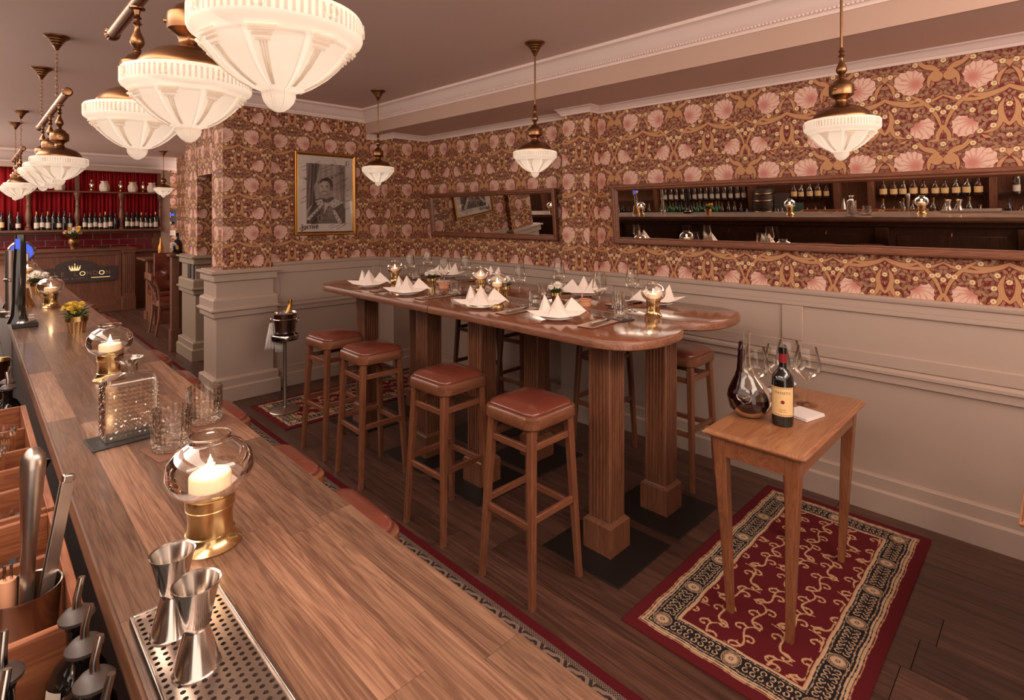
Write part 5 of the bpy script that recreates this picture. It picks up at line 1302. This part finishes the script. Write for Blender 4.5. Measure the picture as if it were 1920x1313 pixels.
o = T('folded_napkin', 'flat square linen napkin lying right of the wine bottle', 'napkin', (2.600, .800, ZT+.001), -.25)
b = MB()
for k in range(3):
    s_ = .070-.001*k; b.loft([[(x, y, .004*k+z) for x, y in rrect(s_, s_*.85, .006, 3)] for z in (0, .0034)])
b.build('cloth_layers', M['linen'], o, smooth=30, bev=.001)
for i, (x, y, rz, lab) in enumerate([(2.90, 1.0, -.2, 'rolled linen napkin lying behind the balloon glasses, right-hand end'), (2.63, .905, .55, 'rolled linen napkin behind the decanter')]):
    o = T('rolled_napkin', lab, 'napkin', (x, y, ZT+.001), rz)
    b = MB(); b.loft([[(u, .024*math.cos(a)*(1 if abs(u) < .1 else .85), .011+.011*math.sin(a)) for a in [2*PI*k/16 for k in range(16)]] for u in (-.115, -.10, 0, .10, .115)]); b.build('roll', M['linen'], o, smooth=50)
    f = cutlery_mesh('fork').build('fork', M['steel'], o, smooth=40); f.location = (0, .004, .020); f2 = cutlery_mesh('knife').build('knife', M['steel'], o, smooth=40); f2.location = (.01, -.012, .0195)
# second side table, only its corner is in view at the right edge
dup(sv, (2.592, -.112, 0), 0, 'second oak side table, only a corner visible at the right edge')

# ------------------------------------------------------------------ lounge at the far end
YB = 12.30
bb_ = T('back_bar_unit', 'wide oak back bar with turned columns and shelves against the far wall', 'cabinet', (0, YB, 0))
MB().box(-.3, -.02, 0, 2.62, .25, .985).build('lower_cabinet', M['farwood'], bb_, bev=.004)
MB().box(-.3, -.06, .96, 2.62, .25, 1.0).build('lower_ledge', M['farwoodx'], bb_, bev=.006)
MB().box(-.3, .10, 1.0, 2.62, .25, 1.37).build('tile_backing', M['grout'], bb_)
MB().box(-.3, .04, 1.315, 2.62, .12, 1.36).box(2.50, .04, 1.0, 2.62, .12, 1.32).build('tile_frame', M['farwoodx'], bb_, bev=.004)
MB().box(-.3, -.14, 1.36, 2.62, .25, 1.40).build('bottle_shelf', M['farwoodx'], bb_, bev=.006)
tl = [(x0, z) for z in range(3) for x0 in range(-1, 11)]
for (i, j) in tl:
    x0 = i*.262+(.13 if j % 2 else 0); x0, x1 = max(x0+.006, -.28), min(x0+.256, 2.495)
    if x1-x0 < .03: continue
    MB().box(x0, .085, 1.008+j*.103, x1, .101, 1.105+j*.103).build('tile', M['tile'], bb_, bev=.002)
MB().box(-.3, -.10, 2.055, 2.66, .11, 2.082).build('top_shelf', M['farwoodx'], bb_, bev=.004)
for x in (.04, .69, 1.34, 1.98, 2.60):
    pc = [(.055, 1.40), (.055, 1.43), (.040, 1.44), (.046, 1.46), (.036, 1.475), (.030, 1.50), (.045, 1.56), (.052, 1.62), (.046, 1.68), (.034, 1.74), (.031, 1.80), (.038, 1.815), (.030, 1.83), (.029, 1.92), (.040, 1.94), (.034, 1.95), (.052, 2.01), (.058, 2.03), (.058, 2.055)]
    MB().lathe(pc, 20, c=(x, -.05, 0)).build('turned_column', M['farwood'], bb_, smooth=40)
for x in (.0, 1.34, 2.60):
    MB().box(x-.035, .0, 2.082, x+.035, .06, 2.46).build('upper_post', M['farwood'], bb_, bev=.003)
MB().box(-.3, -.03, 2.46, 2.66, .11, 2.53).build('top_rail', M['wains'], bb_, bev=.004)
for i, (x0, x1) in enumerate([(-.25, .615), (.625, 1.315), (1.325, 1.965), (1.975, 2.60)]):
    n = 90; b = MB(); random.seed(20+i); ph = [random.random()*6 for _ in range(4)]
    lo = [(x0+(x1-x0)*k/n, YB+.16+.020*math.sin(k*.75+ph[0])+.012*math.sin(k*.31+ph[1])) for k in range(n+1)]
    up = [(x, YB+.16+.012*math.sin(k*1.3+ph[2])) for k, (x, y) in enumerate(lo)]
    vs = [(x, y, 1.41) for x, y in lo]+[(x, y, 2.0) for x, y in lo]+[(x, y, 2.47) for x, y in up]
    b.add(vs, [(r*(n+1)+k, r*(n+1)+k+1, (r+1)*(n+1)+k+1, (r+1)*(n+1)+k) for r in range(2) for k in range(n)])
    o = b.build('red_curtain', M['redcurt'], smooth=60, solid=.004)
    tag(o, ['red velvet curtain at the far left behind the lamps', 'red velvet curtain behind the second bay of wine bottles', 'red velvet curtain behind the bay right of the flower vase', 'red velvet curtain in the right-hand bay of the back bar'][i], 'curtain', 'red curtains of the far back bar')
wbt = []
for kd, (bodym, capm, labm, lz) in enumerate([('dglass', 'dglass', 'label', (.05, .13)), ('dglass', 'capred', 'label', (.04, .11)), ('dglass', 'gold', 'label', (.03, .12)), ('dglass', 'black', 'cream', (.05, .14)), ('dglass', 'dglass', None, 0)]):
    t = T('wine_bottle', 'x', 'bottle', (0, 0, -50))
    MB().lathe([(0, 0), (.036, 0), (.0375, .005), (.0375, .19), (.030, .215), (.0150, .240), (.0140, .30), (0, .30)], 18).build('bottle_body', M[bodym], t, smooth=50)
    MB().lathe([(.0150, .255), (.0152, .302), (.0, .304)], 14).build('foil', M[capm], t, smooth=50)
    if labm: patch('bottle_label', .0382, R(-150), R(-30), lz[0], lz[1], M[labm], t, 10)
    wbt.append(t)
desc5 = ['white-labelled dark wine bottle', 'red-capped dark wine bottle', 'gold-topped dark wine bottle', 'cream-labelled dark wine bottle', 'plain dark wine bottle']
ords = ['leftmost', 'second from left', 'third from left', 'fourth from left', 'fifth from left', 'sixth from left', 'rightmost']
used5 = [False]*5; random.seed(33)
bays = [[.16, .26, .36, .46, .56], [.79+.0740*q for q in range(7)], [1.438+.0740*q for q in range(7)], [2.06, 2.135, 2.21, 2.285, 2.36, 2.435, 2.51]]
nm_ = ['bay left of the first column', 'bay above the vase left side', 'bay right of the vase', 'right-hand bay']
for bi, xs in enumerate(bays):
    for k, x in enumerate(xs):
        kd = random.choice([0, 0, 1, 2, 3, 4]); o = wbt[kd]
        if used5[kd]: o = dup(o)
        used5[kd] = True; o.location = (x, YB-.085+random.uniform(-.01, .01), 1.4006); s_ = random.uniform(.95, 1.08); o.scale = (s_, s_, s_)
        o['label'] = desc5[kd]+', '+ords[k]+' in the '+nm_[bi]; o['group'] = 'wine bottles in the '+nm_[bi]
for kd in range(5):
    if not used5[kd]:
        o = wbt[kd]; o.location = (.06+.02*kd, YB-.1, 1.40); o['label'] = desc5[kd]+' at the left end of the shelf'
# cloth sacks and little oil lamps on the top shelf
sk_ = T('cloth_sack', 'x', 'sack', group='cloth sacks on the top shelf')
MB().lathe([(0, 0), (.062, .002), (.072, .02), (.074, .07), (.066, .12), (.050, .148), (.042, .158), (.048, .172), (.058, .190), (.046, .192), (0, .18)], 40, flute=lambda a, z: 1+.09*math.sin(a*4+z*16)+.07*math.sin(a*9)*min(1, z*8)).build('sack_body', M['bag'], sk_, smooth=60)
MB().tube([(.026*math.cos(a), .026*math.sin(a), .160) for a in [k*PI/6 for k in range(13)]], .004, 6, cap=False).tube([(.026, 0, .16), (.06, -.01, .15), (.062, -.01, .11)], .004, 6).build('cord', M['bag'], sk_)
ol = T('oil_lamp', 'x', 'lamp', group='small oil lamps on the top shelf')
MB().lathe([(0, 0), (.034, 0), (.036, .008), (.016, .02), (.014, .04), (.038, .055), (.042, .07), (.030, .085), (.014, .09), (0, .09)], 24).build('lamp_base', M['brass'], ol, smooth=50)
MB().lathe([(.018, .09), (.032, .105), (.034, .125), (.020, .15), (.013, .175), (.013, .205)], 24).build('chimney', M['cut'], ol, smooth=60)
MB().lathe([(0, .09), (.006, .095), (.005, .11), (0, .118)], 10).build('flame', M['flame'], ol)
for i, (x, k, lab) in enumerate([(.62, 'b', 'cloth sack at the left end of the top shelf'), (.86, 'l', 'small oil lamp left of the sack by the centre post'), (1.10, 'b', 'cloth sack left of the centre post on the top shelf'), (1.54, 'l', 'small oil lamp just right of the centre post'), (1.73, 'b', 'cloth sack between the two left oil lamps right of the post'),
                  (1.97, 'l', 'small oil lamp between the two right-hand sacks'), (2.16, 'b', 'cloth sack second from the right on the top shelf'), (2.32, 'l', 'small oil lamp beside the rightmost sack'), (2.465, 'b', 'cloth sack at the right end behind the hanging lamp')]):
    p = sk_ if k == 'b' else ol
    o = p if p['label'] == 'x' else dup(p); o.location = (x, YB-.055 if abs(x-1.34) < .1 else YB-.02, 2.0825); o['label'] = lab
# reception desk with the sign
YD = 11.5
de = T('reception_desk', 'oak reception desk with panelled front and fluted end pilaster', 'desk', (0, YD, 0))
MB().box(.30, .02, 0, 1.88, .5, 1.045).build('carcass', M['farwood'], de)
MB().box(.26, -.03, 1.045, 2.08, .55, 1.085).build('desk_top', M['farwoodx'], de, bev=.006)
MB().box(.30, -.006, 0, 1.86, .02, .19).build('front_rail', M['farwoodx'], de, bev=.004); MB().box(.30, -.006, .97, 1.86, .02, 1.045).build('front_rail', M['farwoodx'], de, bev=.004)
MB().box(1.78, -.006, .19, 1.86, .02, .97).build('front_stile', M['farwood'], de, bev=.004)
MB().box(.30, .008, .19, 1.78, .019, .97).build('front_panel', M['farwood'], de)
b = MB(); h0, h1 = 1.87, 2.05; b.box(h0, -.03, .24, h1, .5, 1.0)
b.build('pilaster', M['farwood'], de, bev=.004)
for k in range(5): MB().box(h0+.028+k*.027, -.036, .30, h0+.042+k*.027, -.028, .95).build('flute_bead', M['farwood'], de, bev=.002)
MB().box(h0-.012, -.05, 0, h1+.012, .5, .24).build('pilaster_base', M['farwood'], de, bev=.005); MB().box(h0-.012, -.05, 1.0, h1+.012, .5, 1.045).build('pilaster_cap', M['farwood'], de, bev=.004)
sg = T('shop_sign', 'dark sign board with gold crown and lettering on the desk front', 'sign', (1.235, YD-.0195, 0))
arch = [(-.62, .54), (.56, .54), (.56, .785), (.27, .785)]+[(.27*math.cos(R(a)), .79+.12*math.sin(R(a))) for a in range(0, 181, 12)]+[(-.27, .785), (-.62, .785)]
b = MB(); b.loft([[(x, 0, z) for x, z in arch], [(x, .012, z) for x, z in arch]]); b.build('sign_board', M['sign'], sg, smooth=0)
for i, ch in enumerate('LITTLE LONDON'):
    if ch == ' ': continue
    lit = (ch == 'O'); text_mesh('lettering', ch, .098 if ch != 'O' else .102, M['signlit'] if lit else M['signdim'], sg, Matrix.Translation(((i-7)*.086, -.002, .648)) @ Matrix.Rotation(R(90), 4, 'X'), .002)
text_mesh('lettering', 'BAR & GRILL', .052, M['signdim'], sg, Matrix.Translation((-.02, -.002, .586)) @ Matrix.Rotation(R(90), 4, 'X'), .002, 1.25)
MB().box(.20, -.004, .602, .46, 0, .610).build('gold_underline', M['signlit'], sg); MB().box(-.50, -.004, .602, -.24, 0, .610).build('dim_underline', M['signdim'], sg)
cw = MB(); cx0 = -.015; z0 = .735
cw.loft([[(cx0+x, y, z0+z) for x, z in [(-.055, 0), (.055, 0), (.062, .028), (-.062, .028)]] for y in (-.005, 0)])
for k in range(5):
    a = -2+k; xx = cx0+a*.030; cw.loft([[(xx+x, y, z0+z) for x, z in [(-.012, .028), (.012, .028), (.006+a*.004, .066+.012*(a == 0)), (-.006+a*.004, .066+.012*(a == 0))]] for y in (-.005, 0)])
    cw.lathe([(0, -.008), (.008, 0), (0, .008)], 8, c=(xx+a*.006, -.003, z0+.078+.014*(a == 0)))
cw.box(cx0-.003, -.005, z0+.098, cx0+.003, 0, z0+.120).box(cx0-.010, -.005, z0+.106, cx0+.010, 0, z0+.111)
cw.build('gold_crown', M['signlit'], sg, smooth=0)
va = T('flower_vase', 'dark metal vase with mixed pink and yellow flowers on the desk', 'flowers', (1.22, YD+.12, 1.085))
MB().lathe([(0, 0), (.05, 0), (.052, .01), (.048, .02), (.075, .08), (.082, .13), (.070, .165), (.058, .178), (.066, .195), (.062, .195), (.05, .17)], 28).build('vase', M['abrass'], va, smooth=50)
lf = MB(); random.seed(2)
for i in range(150):
    a = random.random()*6.28; e = random.uniform(.0, 1.0); r = random.random()*.09
    leafy(lf, (r*math.cos(a), r*math.sin(a), .20+random.random()*.06), (math.cos(a), math.sin(a), e), random.uniform(.06, .11), .012)
lf.build('foliage', M['leaf'], va, smooth=0)
for i in range(16):
    a = random.random()*6.28; r = random.random()*.13; m = MB(); puff(m, (r*math.cos(a), r*math.sin(a)-.03, .27+random.random()*.09), 10, .036, (random.uniform(-.5, .5), -.8, .5)); m.build('blossom', M[['yel', 'pinkf', 'whitef'][i % 3]], va, smooth=0)
tp_ = MB().box(-.08, -.05, 0, .08, .05, .012).box(-.03, .0, .012, .03, .012, .05).build('desk_tray', M['black'], bev=.002); tp_.location = (1.62, YD+.12, 1.085); tag(tp_, 'small dark tray lying on the reception desk right of the vase', 'tray')
# booth: partition, tufted bench back, table, chair
bt = T('booth_partition', 'dark oak booth partition post beside the painted plinth with a bottle on top', 'partition', (1.73, 7.60, 0))
MB().box(0, 0, .0, .085, .085, 1.15).build('post', M['farwood'], bt, bev=.004); MB().box(-.012, -.012, 0, .097, .097, .26).build('post_base', M['farwood'], bt, bev=.004)
MB().box(.085, .02, .0, .86, .06, 1.15).build('panel', M['farwood'], bt); MB().box(-.03, -.03, 1.15, .86, .115, 1.18).build('cap_ledge', M['farwoodx'], bt, bev=.004)
bk = T('large_bottle', 'big round black bottle with a gold sunburst label on the partition', 'bottle', (1.80, 7.645, 1.18))
MB().lathe([(0, 0), (.050, 0), (.056, .01), (.056, .12), (.040, .155), (.018, .175), (.016, .235), (.019, .24), (.019, .255), (0, .256)], 28).build('bottle_body', M['dglass'], bk, smooth=50)
am = math.atan2(-7.645, -1.80); b = MB()
for k in range(16):
    a = 2*PI*k/16; vs = []
    for q, rr in ((-.14, .012), (.14, .012), (0, .036)): vs.append((.0568*math.cos(am+rr*math.sin(a+q)/.0568), .0568*math.sin(am+rr*math.sin(a+q)/.0568), .075+rr*math.cos(a+q)))
    b.add(vs, [(0, 1, 2)])
for k in range(12):
    vs = [(.0570*math.cos(am+.018*math.sin(a)/.0568), .0570*math.sin(am+.018*math.sin(a)/.0568), .075+.018*math.cos(a)) for a in (2*PI*k/12, 2*PI*(k+1)/12)]+[(.0570*math.cos(am), .0570*math.sin(am), .075)]
    b.add(vs, [(0, 1, 2)])
b.build('sunburst_label', M['gold'], bk, smooth=0, calc=False)
tb3 = T('booth_table', 'tall oak booth table with a fluted pedestal near the reception desk', 'table', (2.15, 10.35, 0))
MB().box(-.22, -.25, .93, .40, .35, .965).build('tabletop', M['farwoodx'], tb3, bev=.006); MB().box(-.17, -.20, .13, -.02, -.05, .93).build('pedestal', M['farwood'], tb3, bev=.003); MB().box(-.19, -.22, 0, 0, -.03, .13).build('pedestal_base', M['farwood'], tb3, bev=.004)
for k in range(3): MB().box(-.145+k*.035, -.206, .18, -.13+k*.035, -.199, .88).build('flute_bead', M['farwood'], tb3, bev=.002)
MB().box(.22, .12, 0, .34, .24, .93).build('rear_leg', M['farwood'], tb3)
bn = T('booth_bench', 'brown leather bench with a button-tufted back behind the wooden chair', 'bench', (2.18, 9.60, 0))
MB().box(-.22, .0, .0, .55, .45, .42).build('seat_base', M['farwood'], bn, bev=.004); MB().box(-.22, -.04, .42, .55, .45, .50).build('seat_cushion', M['leather'], bn, bev=.025)
n, m_ = 36, 30; b = MB(); bs = [(x_, z_) for r_, z_ in enumerate((.66, .81, .96)) for x_ in ([-.02, .24, .50] if r_ % 2 == 0 else [-.15, .11, .37])]
def tuft(x, z):
    d = min(math.hypot(x-a, z-c) for a, c in bs); return .045*(1-math.exp(-(d/.055)**2))
vs = [(-.22+.77*i/n, .02-tuft(-.22+.77*i/n, .50+.58*j/m_)*(1-abs(2*j/m_-1)**6), .50+.58*j/m_) for j in range(m_+1) for i in range(n+1)]
b.add(vs, [(j*(n+1)+i, j*(n+1)+i+1, (j+1)*(n+1)+i+1, (j+1)*(n+1)+i) for j in range(m_) for i in range(n)]); b.build('tufted_back', M['leather'], bn, smooth=80)
MB().box(-.22, .021, .50, .55, .08, 1.08).build('back_board', M['leather'], bn, bev=.01)
for x_, z_ in bs:
    if -.2 < x_ < .5: MB().lathe([(0, 0), (.010, .0), (.007, .007), (0, .009)], 12, mt=Matrix.Translation((x_, .016, z_)) @ Matrix.Rotation(R(90), 4, 'X')).build('button', M['leather'], bn)
gb = T('gold_bottle', 'small gold-necked bottle standing on the bench back', 'bottle', (2.05, 9.641, 1.081))
MB().lathe([(0, 0), (.035, 0), (.036, .09), (.016, .15), (.012, .23), (.0, .232)], 20).build('bottle_body', M['gold'], gb, smooth=50)
ch = T('wooden_chair', 'curved-back wooden chair with open crest rail before the leather bench', 'chair', (2.02, 8.86, 0), 0)
for s_ in (-1, 1):
    MB().tube([(-.235, s_*.19, 0), (-.195, s_*.19, .25), (-.185, s_*.19, .46), (-.20, s_*.185, .62), (-.255, s_*.17, .82)], [.014, .017, .019, .016, .014], 8).build('rear_leg', M['wz'], ch, smooth=60)
    MB().tube([(.20, s_*.19, 0), (.19, s_*.185, .45)], [.014, .018], 8).build('front_leg', M['wz'], ch, smooth=60)
    MB().tube([(-.19, s_*.19, .30), (.19, s_*.185, .30)], .011, 6).build('stretcher', M['wx'], ch)
MB().loft([[(x, y, z) for x, y in rrect(.215, .21, .07, 5)] for z in (.45, .475, .485)]).build('seat', M['leather'], ch, smooth=40)
MB().loft([[(x, y, z) for x, y in rrect(.218, .213, .07, 5)] for z in (.41, .45)]).build('seat_frame', M['wx'], ch, smooth=40)
MB().loft([[(-.262-.05*math.cos(y*3), y*.62, z), (-.240-.05*math.cos(y*3), y*.62, z), (-.240-.05*math.cos(y*3), y*.62, z+.09), (-.262-.05*math.cos(y*3), y*.62, z+.09)] for y, z in [(v, .76+.02*math.cos(v*5)) for v in (-.32, -.2, -.1, 0, .1, .2, .32)]]).build('crest_rail', M['wy'], ch, smooth=40)
for s_ in (-1, 1): MB().tube([(-.185, s_*.03, .46), (-.215, s_*.09, .62), (-.29, s_*.14, .78)], .010, 6).build('back_curve', M['wz'], ch, smooth=60)
# small pictures and thermostat panels on the far papered wall
for i, (x, z, w_, h_, lab) in enumerate([(2.93, 1.62, .10, .34, 'dark framed picture hanging on the far papered wall'), (2.84, 1.50, .075, .07, 'small white wall panel below the lit display'), (2.84, 1.30, .075, .10, 'pale price card on the far papered wall')]):
    o = T('wall_picture', lab, 'picture', (x, 12.545, z)); MB().box(-w_, -.02, -h_/2, w_, .0, h_/2).build('frame', M['frame'] if i == 0 else M['china'], o, bev=.004); MB().box(-w_+.02, -.023, -h_/2+.02, w_-.02, -.019, h_/2-.02).build('picture_sheet', M['sign'] if i == 0 else M['label'], o)
o = T('wall_display', 'small wall unit with a glowing blue display in the far corner', 'display', (2.84, 12.545, 1.66)); MB().box(-.07, -.02, -.05, .07, 0, .05).build('housing', M['china'], o, bev=.004); MB().box(-.055, -.024, -.02, .055, -.019, .025).build('screen', M['blue'], o)

# ------------------------------------------------------------------ back bar behind the camera (seen in the long mirror)
XB = -1.38
bu = T('liquor_back_bar', 'dark wooden liquor back bar with glass shelves, reflected in the long mirror', 'cabinet', (XB, 0, 0))
MB().box(0, -.6, 0, .50, 7.6, .73).build('cabinet_body', M['bar_front'], bu); MB().box(0, -.6, .73, .52, 7.6, .76).build('back_counter', M['bar_edge'], bu, bev=.004)
MB().box(0, -.6, .76, .03, 7.6, 1.75).build('back_panel', M['farwood'], bu)
for y in (-.55, .55, 1.75, 2.15, 3.30, 4.9, 6.2, 7.5): MB().box(.03, y-.035, .76, .24, y+.035, 1.75).build('upright', M['farwood'], bu, bev=.004)
MB().box(0, -.6, 1.72, .34, 7.6, 1.78).build('cornice', M['farwood'], bu)
for a, b_ in ((-.5, .5), (.6, 1.7), (2.2, 2.80), (3.36, 4.85), (4.95, 6.15)):
    MB().box(  .03, a, 1.062, .202, b_, 1.070).build('glass_shelf', M['cut'], bu); 
kinds = []
for kd, (mat, lab_m, shape, ds) in enumerate([('clearb', 'label', 0, 'clear bottle'), ('amber', 'cream', 1, 'squat amber bottle'), ('gglass', 'label', 0, 'green bottle'), ('dglass', 'label', 0, 'dark bottle'), ('clearb', 'cream', 1, 'squat clear bottle'), ('teal', None, 1, 'pale blue bottle'), ('silvercap', None, 2, 'tall polished silver shaker')]):
    t = T('spirit_bottle' if kd < 6 else 'cocktail_shaker', 'x', 'bottle', (0, 0, -60))
    pr = [[(0, 0), (.036, 0), (.037, .005), (.037, .17), (.028, .20), (.014, .22), (.013, .29), (0, .29)], [(0, 0), (.044, 0), (.046, .006), (.046, .11), (.040, .135), (.017, .155), (.015, .20), (0, .20)], [(0, 0), (.040, 0), (.042, .16), (.036, .18), (.028, .24), (.018, .275), (.014, .31), (0, .31)]][shape]
    MB().lathe(pr, 16).build('bottle_body', M[mat], t, smooth=50)
    zt = pr[-1][1]; 
    if kd < 6: MB().lathe([(.0155, zt-.035), (.0155, zt+.004), (0, zt+.005)], 12).build('cap', M['black' if kd % 2 else 'gold'], t)
    if mat in ('clearb',): MB().lathe([(0, .006), (pr[2][0]-.006, .006), (pr[2][0]-.006, .11), (0, .11)], 12).build('liquid', M['amber' if kd == 4 else 'ice'], t)
    if lab_m: patch('bottle_label', pr[2][0]+.0008, R(-60), R(60), .03, .10, M[lab_m], t, 8)
    kinds.append([t, False, ds])
def spirit(kd, x, y, z, where):
    t, u, ds = kinds[kd]; o = t if not u else dup(t); kinds[kd][1] = True
    o.location = (x, y, z+.0006); s_ = random.uniform(.94, 1.06); o.scale = (s_, s_, s_); o.rotation_euler = (0, 0, random.uniform(-.3, .3))
    o['label'] = ds+where; o['group'] = 'bottles'+where.split(',')[0].replace(' standing', ''); o['category'] = 'shaker' if kd == 6 else 'bottle'
random.seed(77)
ORD = ['first', 'second', 'third', 'fourth', 'fifth', 'sixth', 'seventh', 'eighth', 'ninth', 'tenth', 'eleventh', 'twelfth', 'thirteenth', 'fourteenth', 'fifteenth', 'sixteenth', 'seventeenth']
def row(a, b_, z, x, choices, where, step=.100):
    y = a; k = 0
    while y < b_: spirit(random.choice(choices), x, y, z, where+', '+ORD[k]+' from its near end'); k += 1; y += step*random.uniform(.95, 1.15)
row(-.42, .46, .76, XB+.30, [0, 1, 3, 4, 3], ' at the counter end'); row(.66, 1.66, .76, XB+.30, [0, 4, 1, 0, 3], ' on the mid counter')
row(-.42, .46, 1.070, XB+.15, [0, 1, 4], ' on the end shelf'); row(.68, 1.66, 1.070, XB+.15, [1, 4, 1], ' on the mid shelf')
row(2.28, 2.75, .76, XB+.30, [1, 4, 0], ' below the menus'); row(2.28, 2.75, 1.070, XB+.15, [1, 0, 4], ' on the menu-side shelf')
row(3.42, 3.75, .76, XB+.30, [0, 0], ' beside the cask'); spirit(5, XB+.32, 3.325, .76, ' beside the cask on the back counter')
row(3.80, 4.80, .76, XB+.32, [2, 2, 2, 3], ' in the green row'); row(3.80, 4.80, .76, XB+.22, [2], ' in the rear green row', .10); row(3.42, 4.80, 1.070, XB+.15, [0], ' above the green row'); 
row(5.0, 6.1, .76, XB+.30, [3, 3, 0], ' at the far counter end')
for y, q in ((1.92, 'nearer'), (2.03, 'farther')): spirit(6, XB+.38, y, .76, ', %s of the pair between the shelves' % q)
ck = T('cask', 'small dark wooden cask standing on the back counter', 'cask', (XB+.30, 3.06, .7605))
MB().lathe([(0, 0), (.13, 0), (.16, .12), (.17, .24), (.16, .36), (.13, .48), (0, .48)], 32).build('staves', M['casewood'], ck, smooth=50)
for z in (.06, .16, .32, .42): MB().lathe([(.145+.02*math.sin(z/.48*PI), z-.012), (.152+.021*math.sin(z/.48*PI), z), (.145+.02*math.sin(z/.48*PI), z+.012)], 32).build('hoop', M['abrass'], ck)
for i, (y, h_, mt_, lab) in enumerate([(2.80, .42, 'sign', 'tall dark menu folder leaning on the back bar'), (2.595, .28, 'tile', 'shorter dark green menu leaning on the back bar')]):
    o = T('menu_folder', lab, 'menu', (XB+.44, y, .763)); o.rotation_euler = (0, R(-8), 0)
    MB().box(-.008, -.10+.02*i, 0, 0, .10-.02*i, h_).build('cover', M[mt_] if i == 0 else plain('green_cover', (52, 72, 62), .5), o, bev=.002); MB().box(-.0005, -.03, h_*.7, .0008, .0, h_*.72).build('clasp', M['steel'], o)
